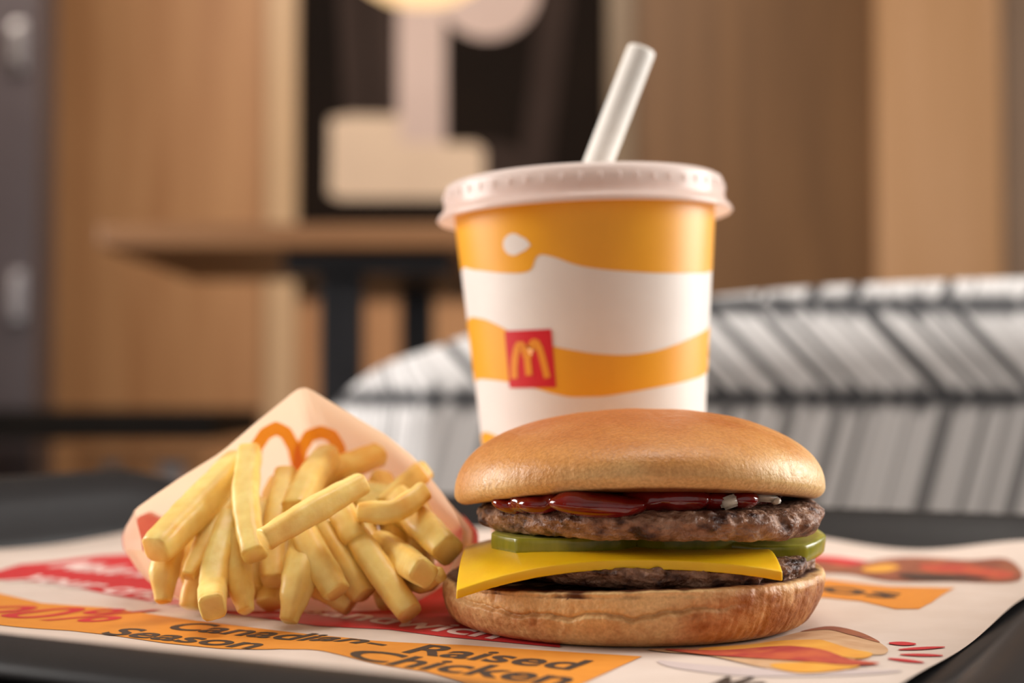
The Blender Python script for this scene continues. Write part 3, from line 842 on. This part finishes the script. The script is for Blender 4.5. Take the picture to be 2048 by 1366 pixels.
def heel_col(th, r, z, t, p):
    x = math.cos(th)
    f = fbm(p.x * 70, p.y * 70, p.z * 90, 4)
    brown = 0.36 + 0.48 * sstep(-0.10, 0.45, x) + 0.30 * sstep(-0.45, -0.9, x) + 1.2 * f
    brown -= 0.75 * sstep(0.0075, 0.0125, z - 0.0013 * x) * sstep(0.6, -0.2, x)
    brown -= 0.35 * sstep(0.012, 0.0145, z)
    brown -= 0.15 * sstep(0.003, 0.0, z)
    brown += 0.35 * fbm(p.x * 500, p.y * 500, p.z * 500, 3)
    c = mixc(BP, BR, max(0.0, min(1.0, brown)))
    c = mixc(c, BD, 0.55 * max(0.0, min(1.0, (brown - 0.7) * 1.6)))
    if t > 0.5 and z > 0.0128 + 0.0013 * x:                        # toasted cut face
        c = mixc(c, BT, sstep(0.0508, 0.0490, r + 0.002 * f * 2))
    return c
polar('bottom_bun', hp, 640, M['bun_heel'], heel_disp, heel_col, BC)

# patties
PA = rgb(186, 146, 118); PB = rgb(128, 82, 58); PD = rgb(62, 30, 18)
def patty(name, cx, cy, R, z0, z1, seed, wave, char):
    c = Vector((cx, cy, 0)); zm = (z0 + z1) / 2; hh = (z1 - z0) / 2
    prof = fine([(0.002, z0 + .0006), (R * 0.7, z0 + .0004), (R - 0.0042, z0), (R - 0.0016, z0 + hh * 0.35), (R - 0.0004, zm - hh * 0.1), (R, zm + hh * 0.25), (R - 0.0016, z1 - hh * 0.25), (R - 0.0045, z1 - 0.0002), (R * 0.75, z1), (0.002, z1)], 84, R * 0.86, 9.0)
    def disp(th, r, z, t):
        x, y = math.cos(th), math.sin(th); w = sstep(0.72 * R, 0.95 * R, r)
        rr = r + w * 0.0022 * fbm(x * 3.2 + seed, y * 3.2, seed, 3) * 2
        q = Vector((x * r * 210 + seed, y * r * 210, z * 260))
        lump = noise.noise(q); pit = noise.noise(q * 2.6)
        cell = noise.voronoi(q * 1.5)[0][0]
        rr += w * (0.0010 * lump + 0.00055 * pit + 0.0010 * (cell - 0.35) - 0.0014 * max(0, noise.noise(q * 0.8 + Vector((5, 5, 5))) - 0.28))
        zz_ = z + wave(th) * (r / R) ** 2 + 0.0007 * w * noise.noise(q * 0.55 + Vector((9, 2, 1))) + 0.0005 * pit * w
        return rr, zz_
    def col(th, r, z, t, p):
        f = fbm(p.x * 150 + seed, p.y * 150, p.z * 200, 4); g = fbm(p.x * 420, p.y * 420 + seed, p.z * 420, 3)
        k = 0.45 + 1.25 * f + char
        c_ = mixc(PA, PB, max(0, min(1, k + 0.5 * g)))
        return mixc(c_, PD, max(0, min(1, (f + 0.7 * g - 0.10 + char) * 2.8)))
    return polar(name, prof, 520, M['patty'], disp, col, c)
p1 = patty('beef_patty', 0.0375, 0.4135, 0.0448, 0.0140, 0.0202, 1.7, lambda th: 0.0004 * math.sin(2*th), 0.12)
p2 = patty('beef_patty', 0.0385, 0.414, 0.0462, 0.0262, 0.0338, 8.3, lambda th: -0.0006 * front(th) + 0.0006 * math.sin(3*th + 1.2) + 0.0003 * math.cos(5*th), 0.0)

# cheese slice
def cheese():
    n = 72; ce = Vector((0.0272, 0.4105)); h = 0.0403; ang = math.radians(-1.2)
    ca, sa_ = math.cos(ang), math.sin(ang); th = 0.0024
    def pt(u, v, top):
        # slightly rounded corners
        r = max(abs(u), abs(v)); m_ = min(abs(u), abs(v))
        uu, vv = u * (1 - 0.006 * m_**8), v * (1 - 0.006 * m_**8)
        lx, ly = uu * h, vv * h * 0.99
        x = ce.x + lx * ca - ly * sa_; y = ce.y + lx * sa_ + ly * ca
        d = math.hypot(x - 0.0375, y - 0.4135)
        over = max(0.0, d - 0.0385)
        k = 1.95 if x < 0.03 else 2.0
        z = 0.0226 - k * over ** 1.5 - (0.0010 * sstep(0.02, 0.07, x))
        z += 0.0003 * math.sin(u * 3 + v * 2)
        if not top: z -= th
        z += 0.00005 * noise.noise(Vector((x * 600, y * 600, z * 300)))
        if r > 0.985 and not top: x += 0.00025 * noise.noise(Vector((x * 1500, y * 1500, 3))); y += 0.00025 * noise.noise(Vector((x * 1500, y * 1500, 8)))
        return Vector((x, y, z))
    bm = bmesh.new()
    g = {}
    for t in (0, 1):
        for i in range(n + 1):
            for j in range(n + 1):
                g[t, i, j] = bm.verts.new(pt(2*i/n - 1, 2*j/n - 1, t))
    for i in range(n):
        for j in range(n):
            bm.faces.new((g[1,i,j], g[1,i+1,j], g[1,i+1,j+1], g[1,i,j+1]))
            bm.faces.new((g[0,i,j], g[0,i,j+1], g[0,i+1,j+1], g[0,i+1,j]))
    for k in range(n):
        bm.faces.new((g[0,k,0], g[0,k+1,0], g[1,k+1,0], g[1,k,0])); bm.faces.new((g[0,k+1,n], g[0,k,n], g[1,k,n], g[1,k+1,n]))
        bm.faces.new((g[0,0,k+1], g[0,0,k], g[1,0,k], g[1,0,k+1])); bm.faces.new((g[0,n,k], g[0,n,k+1], g[1,n,k+1], g[1,n,k]))
    o = keep(from_bm('cheese_slice', bm, M['cheese'], burger, True))
    bv = o.modifiers.new('edge', 'BEVEL'); bv.width = 0.0003; bv.segments = 2; bv.limit_method = 'ANGLE'; bv.angle_limit = math.radians(50)
    return o
cheese()

# pickle slices
def pickle(cx, cy, R, z, tilt, seed, th=0.0044, facets=9, label=None):
    n = 120; rt = []
    rot = Matrix.Rotation(tilt[0], 3, 'X') @ Matrix.Rotation(tilt[1], 3, 'Y')
    def rad(a):
        # gherkin outline: faceted, a little uneven
        f = a * facets / (2*PI) + seed; fr = f - math.floor(f)
        return R * (1 - 0.045 * math.sin(PI * fr) ** 0.8 + 0.02 * math.sin(2*a + seed)) 
    prof = [(-0.5, 0.0), (-0.5, 0.5), (-0.5, 0.985), (-0.42, 1.0), (-0.2, 1.004), (0.0, 1.005), (0.2, 1.004), (0.42, 1.0), (0.5, 0.985), (0.5, 0.9), (0.52, 0.5), (0.5, 0.02)]
    rws = []
    for s, k in prof:
        row = []
        for j in range(n):
            a = 2*PI*j/n; r = rad(a) * k + 0.00012 * noise.noise(Vector((a * 9, s * 3, seed)))
            p = rot @ Vector((r * math.cos(a), r * math.sin(a), s * th))
            # sag with the cheese below towards the outside
            row.append(Vector((cx + p.x, cy + p.y, z + th / 2 + p.z)))
        rws.append(row)
    o = rings('pickle_slice', rws, M['pickle'], burger, cap0=True, cap1=True)
    o.data.materials.append(M['pickle_flesh'])
    for pl_ in o.data.polygons:
        k = pl_.index // n
        if pl_.index < (len(prof) - 1) * n and (k >= 8 or k <= 1): pl_.material_index = 1
    return keep(o)
pickle(0.0150, 0.402, 0.0205, 0.0219, (math.radians(2.0), math.radians(-2)), 0.3)
pickle(0.0455, 0.405, 0.0175, 0.0222, (math.radians(2.5), math.radians(0)), 0.75)
pickle(0.0650, 0.4120, 0.0205, 0.0210, (math.radians(9), math.radians(4)), 0.15, 0.0048, 8)
pickle(0.0665, 0.428, 0.0205, 0.0220, (math.radians(6), math.radians(3)), 0.6, 0.0048, 8)

# ketchup, smoothed from overlapping drops
def ketchup():
    bm = bmesh.new()
    def blob(px, py, y, sx, sy, sz, rot=0.0):
        p = at(px, py, y)
        r = bmesh.ops.create_icosphere(bm, subdivisions=3, radius=1.0)
        for v in r['verts']:
            q = Matrix.Rotation(rot, 3, 'Y') @ Vector((v.co.x * sx, v.co.y * sy, v.co.z * sz))
            v.co = p + q
    for i in range(60):                                    # layer spread over the patty
        a = random.random() * 2 * PI; d = 0.036 * math.sqrt(random.random())
        p = Vector((0.0385 + d * math.cos(a), 0.416 + d * math.sin(a), 0.0350))
        r = bmesh.ops.create_icosphere(bm, subdivisions=2, radius=1.0)
        for v in r['verts']: v.co = p + Vector((v.co.x * 0.007, v.co.y * 0.007, v.co.z * 0.0022))
    blob(1195, 1010, 0.3730, 0.0125, 0.006, 0.0032, 0.05)
    blob(1165, 1003, 0.373, 0.0070, 0.005, 0.0030, 0.1)
    blob(1245, 1016, 0.3730, 0.0065, 0.005, 0.0026, -0.2)
    blob(1290, 1000, 0.377, 0.0080, 0.005, 0.0034)
    blob(1080, 1008, 0.381, 0.0060, 0.005, 0.0026)
    blob(1050, 1003, 0.384, 0.0040, 0.004, 0.0030)
    blob(1020, 1012, 0.388, 0.0050, 0.004, 0.0020, 0.25)
    blob(1115, 998, 0.379, 0.0040, 0.004, 0.0030)
    blob(1360, 998, 0.376, 0.0080, 0.005, 0.0034)
    blob(1420, 1000, 0.380, 0.0070, 0.005, 0.0028)
    blob(1485, 998, 0.379, 0.0042, 0.004, 0.0026)
    blob(1460, 992, 0.383, 0.0060, 0.005, 0.0024)
    o = from_bm('ketchup', bm, M['ketchup'], burger, True)
    rm = o.modifiers.new('fuse', 'REMESH'); rm.mode = 'VOXEL'; rm.voxel_size = 0.0005; rm.use_smooth_shade = True
    sm = o.modifiers.new('relax', 'SMOOTH'); sm.factor = 0.6; sm.iterations = 6
    return keep(o)
ketchup()

# chopped onion
def onion(px, py, y, s, seed):
    rnd = random.Random(seed)
    p = at(px, py, y); bm = bmesh.new()
    bmesh.ops.create_cube(bm, size=1.0)
    rot = Matrix.Rotation(rnd.uniform(-0.5, 0.5), 3, 'Y') @ Matrix.Rotation(rnd.uniform(-0.6, 0.6), 3, 'Z')
    for v in bm.verts:
        v.co = Vector((v.co.x * s[0] * rnd.uniform(0.7, 1.15), v.co.y * s[1], v.co.z * s[2] * rnd.uniform(0.75, 1.15)))
    bmesh.ops.bevel(bm, geom=bm.edges[:], offset=min(s) * 0.25, segments=3, affect='EDGES')
    for v in bm.verts: v.co = p + rot @ v.co
    return keep(from_bm('onion_piece', bm, M['onion'], burger, True))
onion(1456, 1004, 0.3765, (0.0050, 0.003, 0.0034), 3)
onion(1532, 994, 0.384, (0.0062, 0.003, 0.0026), 5)
onion(1553, 1002, 0.3835, (0.0024, 0.002, 0.0016), 8)
onion(1494, 1074, 0.3885, (0.0030, 0.002, 0.0010), 11)

# crown (top bun)
CR = 0.0502; ZR = 0.0328
cp = [(0.002, 0.0)]
def crown_prof():
    out = []
    H = 0.0225; zb = ZR + 0.0029
    for k in range(46):
        a = (k + 0.6) / 45.6
        x = math.sin(a * PI / 2) ** 0.9
        x = min(x, 1.0)
        out.append((CR * x, zb + H * max(0.0, 1 - x ** 2.2) ** (1 / 2.2)))
    for k in range(1, 15):
        a = PI / 2 * k / 14
        out.append((CR - 0.0029 * (1 - math.cos(a)) * 1.15, zb - 0.0029 * math.sin(a)))
    out += [(0.044, ZR + 0.0003), (0.040, ZR + 0.0012), (0.03, ZR + 0.0022), (0.015, ZR + 0.003), (0.002, ZR + 0.003)]
    return out
def crown_disp(th, r, z, t):
    x, y = math.cos(th), math.sin(th)
    k = max(0.0, 1 - (z - ZR) / 0.0254)
    rr = r * (1 + 0.006 * math.sin(2*th + 2.0) + 0.008 * fbm(x * 1.3, y * 1.3, 7.7, 2))
    lift = 0.0078 * front(th) ** 1.5 + 0.0010 * x * abs(x)
    zz_ = z + lift * k * (r / CR) ** 3
    # right shoulder fuller, left one lower; soft dents
    zz_ += 0.0006 * x * (r / CR) * (1 - k)
    zz_ += 0.0006 * fbm(x * r * 55, y * r * 55, 4.4, 3) * (1 - k)
    w = sstep(0.7 * CR, CR, r)
    wr = noise.noise(Vector((th * 34, z * 90, 1.7)))
    rr -= w * 0.00028 * max(0, wr - 0.1) * k * 2
    return rr, zz_
CT = rgb(184, 108, 44); CM = rgb(212, 148, 80); CP = rgb(238, 198, 136); CS = rgb(120, 66, 26)
def crown_col(th, r, z, t, p):
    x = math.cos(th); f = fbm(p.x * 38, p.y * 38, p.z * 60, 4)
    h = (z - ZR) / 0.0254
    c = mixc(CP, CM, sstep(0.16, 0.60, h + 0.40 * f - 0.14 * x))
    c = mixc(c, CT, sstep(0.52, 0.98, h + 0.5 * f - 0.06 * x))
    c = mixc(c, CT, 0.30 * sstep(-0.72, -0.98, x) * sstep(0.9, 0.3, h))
    if t > 0.80:
        c = mixc(c, CS, sstep(CR - 0.0022, CR - 0.0040, r))
    return c
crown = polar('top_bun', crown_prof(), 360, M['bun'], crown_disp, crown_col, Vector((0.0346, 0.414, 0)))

# fine cracks in the crust
from mathutils.bvhtree import BVHTree
_off = Vector((burger.location.x, burger.location.y, 0))
cv = BVHTree.FromPolygons([v.co + _off for v in crown.data.vertices], [tuple(p.vertices) for p in crown.data.polygons])
M['crack'] = mat('crust_crack', rgb(236, 190, 120), 0.6, rgb(220, 168, 100), 900.0)
def crust_crack(path, w):
    pts = []
    for a, b in zip(path, path[1:]):
        for k in range(6): pts.append((lerp(a[0], b[0], k / 6) + random.uniform(-0.8, 0.8), lerp(a[1], b[1], k / 6)))
    vs = []; fs = []
    for i, p in enumerate(pts):
        ww = w * math.sin(PI * (i + 0.5) / len(pts)) + 0.25
        for s_ in (-ww, 0, ww):
            h, n_, _, _ = cv.ray_cast(EYE, ray(p[0] + s_, p[1]).normalized())
            vs.append(h + n_ * (0.00006 if s_ else 0.00016))
    for i in range(len(pts) - 1):
        for k in range(2): fs.append((i*3+k, i*3+k+1, (i+1)*3+k+1, (i+1)*3+k))
    return keep(mesh('crust_crack', vs, fs, M['crack'], crown))
crust_crack([(1292, 838), (1284, 856), (1281, 876), (1286, 896), (1288, 912)], 1.3)
crust_crack([(1350, 842), (1352, 858)], 0.9)
crust_crack([(1356, 920), (1352, 938), (1354, 952)], 1.0)
crust_crack([(1160, 942), (1150, 953)], 0.8)

# ------------------------------------------------------------------ bag of fries
bag = thing('fry_bag', 'small white paper bag lying open with fries spilling out', 'bag', (-0.065, 0.47, 0))
rim_px = [(290, 1100, .428), (288, 1078, .430), (278, 1045, .432), (273, 1018, .434), (310, 990, .436), (364, 953, .439), (444, 904, .443), (516, 841, .447), (560, 805, .449), (584, 786, .450), (598, 778, .450), (612, 777, .450), (628, 783, .450), (676, 812, .449), (733, 847, .447), (771, 869, .445), (828, 915, .442), (855, 949, .440), (885, 987, .437), (912, 1030, .434), (924, 1060, .432), (922, 1085, .430), (915, 1105, .428)]
rim = [at(*p) for p in rim_px]
# close along the tray: lower sheet
xl, xr = rim[0].x, rim[-1].x
NU = len(rim) - 1
def rim_at(u):
    k = u * NU; i = min(int(k), NU - 1); return rim[i].lerp(rim[i + 1], k - i)
def bag_pt(u, v):
    p = rim_at(u)
    cx = -0.064
    wid = 1 + (0.30 if p.x < cx else 0.09) * math.sin(PI * min(1.0, v * 1.9 + 0.02)) * sstep(0.036, 0.020, p.z) - 0.18 * v * v
    hgt = 1 - 0.80 * v ** 1.15
    z = 0.0022 + max(0.0, p.z - 0.0022) * hgt
    z += 0.0014 * noise.noise(Vector((u * 7, v * 4, 2.0))) * math.sin(PI * min(1, v + 0.1)) * (p.z / 0.06)
    return Vector((cx + (p.x - cx) * wid, p.y + 0.105 * v, max(0.0008, z)))
nU, nV = 90, 26
verts = [bag_pt(i / nU, j / nV) for i in range(nU + 1) for j in range(nV + 1)]
faces = [(i*(nV+1)+j, (i+1)*(nV+1)+j, (i+1)*(nV+1)+j+1, i*(nV+1)+j+1) for i in range(nU) for j in range(nV)]
o = mesh('upper_sheet', verts, faces, M['bag'], bag); keep(o)
upper = o
verts = []; faces = []
for j in range(nV + 1):
    v = j / nV; a, b = bag_pt(0, v), bag_pt(1, v)
    for i in range(31):
        q = a.lerp(b, i / 30); q.z = lerp(0.0007, q.z, abs(2 * i / 30 - 1) ** 6); verts.append(q)
faces = [(j*31+i, j*31+i+1, (j+1)*31+i+1, (j+1)*31+i) for j in range(nV) for i in range(30)]
o = mesh('lower_sheet', verts, faces, M['bag'], bag); keep(o)
def bag_print(name, u0, u1, v0, v1, m, out):
    n = 24; vs = []
    for i in range(n + 1):
        for j in range(n + 1):
            u, v = lerp(u0, u1, i / n), lerp(v0, v1, j / n)
            p = bag_pt(u, v); du = bag_pt(min(1, u + .01), v) - bag_pt(max(0, u - .01), v); dv = bag_pt(u, min(1, v + .01)) - bag_pt(u, max(0, v - .01))
            nn = du.cross(dv).normalized()
            vs.append(p + nn * out)
    fs = [(i*(n+1)+j, (i+1)*(n+1)+j, (i+1)*(n+1)+j+1, i*(n+1)+j+1) for i in range(n) for j in range(n)]
    return keep(mesh(name, vs, fs, m, upper))
for sgn in (0.0006,):
    bag_print('printed_panel', 0.0, 0.15, 0.22, 0.95, M['bag_red'], 0.0005)
    bag_print('printed_panel', 0.86, 1.0, 0.10, 0.95, M['bag_red'], 0.0005)
# yellow arches that show through the sheet: ray onto the sheet's inner face
from mathutils.bvhtree import BVHTree
bvh = BVHTree.FromPolygons([bag_pt(i / nU, j / nV) for i in range(nU + 1) for j in range(nV + 1)], [(i*(nV+1)+j, (i+1)*(nV+1)+j, (i+1)*(nV+1)+j+1, i*(nV+1)+j+1) for i in range(nU) for j in range(nV)])
def on_bag(px, py):
    hit = bvh.ray_cast(EYE, ray(px, py).normalized())
    return hit[0]
def bag_ribbon(path, w):
    fineP = []
    for a, b in zip(path, path[1:]):
        for k in range(5): fineP.append((lerp(a[0], b[0], k / 5), lerp(a[1], b[1], k / 5)))
    fineP.append(path[-1])
    vs = []; fs = []
    for i, p in enumerate(fineP):
        q0, q1 = fineP[max(0, i-1)], fineP[min(len(fineP)-1, i+1)]
        dx, dy = q1[0]-q0[0], q1[1]-q0[1]; l = math.hypot(dx, dy)
        for k in range(5):
            s = (k / 4 - 0.5) * 2 * w
            h = on_bag(p[0] - dy / l * s, p[1] + dx / l * s)
            if h is None: h = at(p[0], p[1], 0.5)
            vs.append(h + (EYE - h).normalized() * 0.0005)
    for i in range(len(fineP) - 1):
        for k in range(4): fs.append((i*5+k, (i+1)*5+k, (i+1)*5+k+1, i*5+k+1))
    return keep(mesh('printed_arch', vs, fs, M['bag_yellow'], upper))
bag_ribbon([(508, 930), (512, 895), (530, 868), (552, 856), (572, 866), (588, 895), (598, 945)], 13)
bag_ribbon([(598, 940), (602, 900), (618, 872), (642, 864), (664, 872), (678, 895), (684, 935)], 13)

# fries: photo pixels with their distance, width in mm, roll
FRY_A = rgb(255, 230, 146); FRY_B = rgb(246, 194, 92); FRY_C = rgb(190, 118, 44)
def fry(pts, w, roll, label, group=None, tip=None, seed=0, flat=1.0, pale=0.0):
    P = [at(*p) for p in pts]
    # Catmull-Rom path
    Q = [P[0] + (P[0] - P[1])] + P + [P[-1] + (P[-1] - P[-2])]
    path = []
    nseg = max(4, 18 // (len(P) - 1))
    for i in range(1, len(Q) - 2):
        for k in range(nseg):
            t = k / nseg
            path.append(0.5 * ((2 * Q[i]) + (Q[i+1] - Q[i-1]) * t + (2*Q[i-1] - 5*Q[i] + 4*Q[i+1] - Q[i+2]) * t*t + (3*Q[i] - Q[i-1] - 3*Q[i+1] + Q[i+2]) * t**3))
    path.append(P[-1])
    n = 20; rws = []; cls = []; L_ = len(path)
    h = w / 2000.0
    base = (P[0] + P[-1]) / 2
    ends = [0, 0]
    for i, p in enumerate(path):
        d = (path[min(i+1, L_-1)] - path[max(i-1, 0)]).normalized()
        ref = Vector((0.15, -1, 0.3))
        a_ = (ref - d * ref.dot(d)).normalized(); b_ = d.cross(a_)
        t = i / (L_ - 1)
        s = 1.0 - 0.10 * (2*t - 1) ** 2 + 0.07 * noise.noise(Vector((t * 3 + seed, seed, 0)))
        if tip is not None:                               # pointed end
            s *= lerp(0.62, 1.0, min(1.0, (t if tip == 0 else 1 - t) / 0.45))
        def ring(k_, sh=0.0):
            row = []; cr = []
            for j in range(n):
                an = 2*PI*j/n
                cx_, sx_ = math.cos(an), math.sin(an)
                rad = 1.0 / (abs(cx_) ** 4 + abs(sx_) ** 4) ** (1/4.0)
                u_, v_ = rad * cx_ * h * s * k_, rad * sx_ * h * s * k_ * flat
                cr_, sr_ = math.cos(roll), math.sin(roll)
                uu, vv = u_ * cr_ - v_ * sr_, u_ * sr_ + v_ * cr_
                q = p + a_ * uu + b_ * vv + d * sh
                q += (a_ * uu + b_ * vv).normalized() * (0.00035 * noise.noise(q * 260 + Vector((seed, 0, 0))))
                row.append(q)
                corner = sstep(1.05, 1.18, rad)
                f = fbm(q.x * 160 + seed, q.y * 160, q.z * 160, 3)
                endness = sstep(0.12, 0.0, t) + sstep(0.88, 1.0, t)
                c = mixc(FRY_A, FRY_B, max(0, min(1, 0.22 + 0.9 * f + 0.35 * corner - pale)))
                c = mixc(c, FRY_C, max(0, min(0.65, 0.16 * endness * corner + 0.5 * max(0, f - 0.22))))
                cr.append(c)
            return row, cr
        seq = [(1.0, 0.0)]
        if i == 0: seq = [(0.86, -0.0006), (0.97, -0.0003), (1.0, 0.0)]
        if i == L_ - 1: seq = [(1.0, 0.0), (0.97, 0.0003), (0.86, 0.0006)]
        for k_, sh in seq:
            r_, c_ = ring(k_, sh); rws.append(r_); cls.append(c_)
    lowest = min(q.z for r in rws for q in r)
    if lowest < 0.0010:
        for r in rws:
            for q in r: q.z += 0.0010 - lowest
    o = rings('french_fry', rws, M['fry'], None, cols=cls, cap0=True, cap1=True)
    off = Vector((base.x, base.y, min(q.z for r in rws for q in r)))
    for v in o.data.vertices: v.co -= off
    o.location = off
    tag(o, label, 'french fry', group)
    return o
G = 'fries spilling from the paper bag'
fries = [
 ([(530, 1078, .392), (625, 1022, .400), (722, 968, .410)], 6.6, 0.5, 'long fry lying diagonally across the front of the fry pile', None),
 ([(500, 905, .440), (492, 985, .425), (497, 1050, .414), (508, 1108, .406)], 7.2, 0.2, 'curved fry hanging upright below the bag print, bent at its lower end', None),
 ([(480, 925, .447), (390, 1020, .424), (312, 1098, .408)], 9.0, 0.7, 'thick fry at the open edge of the bag with a browned tip', None),
 ([(490, 955, .446), (425, 1065, .426), (378, 1150, .414)], 7.0, 0.3, 'fry beside the thick browned-tip fry, pointing down', 1),
 ([(462, 1035, .424), (434, 1120, .412), (425, 1185, .402), (425, 1214, .386)], 7.4, 0.12, 'square-cut fry standing with its flat end on the orange banner', None),
 ([(470, 1070, .419), (478, 1150, .411), (492, 1218, .405)], 7.0, 0.6, 'short fry leaning behind the square-cut fry on the orange banner', 1),
 ([(345, 1085, .425), (330, 1140, .418), (326, 1200, .414)], 7.4, 0.4, 'short pointed fry under the thick browned-tip fry', 1),
 ([(405, 1120, .428), (385, 1215, .424)], 7.0, 0.3, 'short fry hidden low behind the square-cut fry', None),
 ([(612, 1085, .418), (598, 1160, .406), (578, 1242, .400)], 8.2, 0.5, 'blunt fry with slanted cut end resting on the red banner', 1),
 ([(600, 1050, .416), (635, 1120, .409), (672, 1182, .404)], 7.8, 0.35, 'fry sloping down from under the long diagonal fry', None),
 ([(650, 1060, .424), (690, 1130, .417), (728, 1188, .413)], 7.6, 0.7, 'fry tucked behind the fry sloping from the long diagonal one', None),
 ([(700, 1060, .424), (760, 1150, .411), (818, 1232, .402)], 7.8, 0.15, 'long fry reaching down to the word on the red banner', None),
 ([(760, 1085, .425), (810, 1122, .414), (846, 1146, .396)], 7.8, 0.6, 'short fry with a torn rough end beside the bottom bun', None),
 ([(800, 1000, .437), (850, 1055, .424), (895, 1100, .412)], 9.0, 0.35, 'thick fry at the bag edge next to the burger', None),
 ([(722, 1025, .418), (790, 1022, .417), (845, 985, .424)], 6.4, 0.2, 'curved fry bending upward beside the bag edge near the cup', None),
 ([(770, 1010, .440), (820, 965, .446), (846, 942, .450)], 7.0, 0.3, 'fry end standing inside the bag near the burger', None),
 ([(655, 912, .458), (625, 955, .444), (590, 1020, .428)], 8.2, 0.55, 'broad fry inside the bag below the printed arches', None),
 ([(572, 950, .450), (552, 1050, .432), (545, 1160, .418)], 7.2, 0.2, 'upright fry between the curved fry and the blunt fry', None),
 ([(760, 908, .470), (700, 930, .464), (640, 955, .458)], 7.2, 0.4, 'fry lying crosswise deep inside the bag', None),
 ([(672, 1000, .428), (692, 1040, .422), (712, 1080, .418)], 7.6, 0.4, 'short fry crossing under the upper end of the long diagonal fry', None),
 ([(800, 1150, .420), (845, 1160, .410), (878, 1150, .402)], 6.8, 0.5, 'small pointed fry lying low against the bottom bun', 1),
]
for i, (pts, w, roll, lab, tip) in enumerate(fries):
    fry(pts, w, roll, lab, G, tip, seed=i * 3.7 + 1, pale=0.12 if i in (0, 1, 4) else 0.0)
inner = [
 ([(430, 985, .462), (390, 1100, .440)], 7.5), ([(520, 1010, .446), (500, 1180, .424)], 8.0), ([(560, 1050, .440), (540, 1210, .422)], 8.0), ([(460, 1000, .450), (440, 1180, .428)], 8.0),
 ([(620, 960, .470), (560, 1120, .435)], 8.0), ([(650, 1000, .450), (640, 1180, .424)], 8.0), ([(700, 960, .464), (740, 1130, .428)], 8.0), ([(760, 960, .462), (800, 1120, .430)], 8.0),
 ([(830, 1000, .452), (840, 1140, .426)], 8.0), ([(720, 1060, .440), (780, 1200, .420)], 8.0), ([(560, 965, .466), (520, 1060, .445)], 7.5), ([(632, 965, .472), (640, 1040, .452)], 7.5),
 ([(720, 1000, .446), (860, 1060, .434)], 7.5), ([(340, 1060, .440), (400, 1180, .430)], 7.5), ([(600, 1150, .420), (700, 1210, .416)], 7.5), ([(690, 985, .448), (810, 1000, .444)], 7.5),
]
for i, (pts, w) in enumerate(inner):
    fry([pts[0], tuple((pts[0][k] + pts[1][k]) / 2 + (6 if k == 0 else 0) for k in range(3)), pts[1]], w, 0.3 + i, 'golden fry buried among the others at the heart of the fry pile', 'fries buried inside the pile', None, seed=100 + i * 2.3)
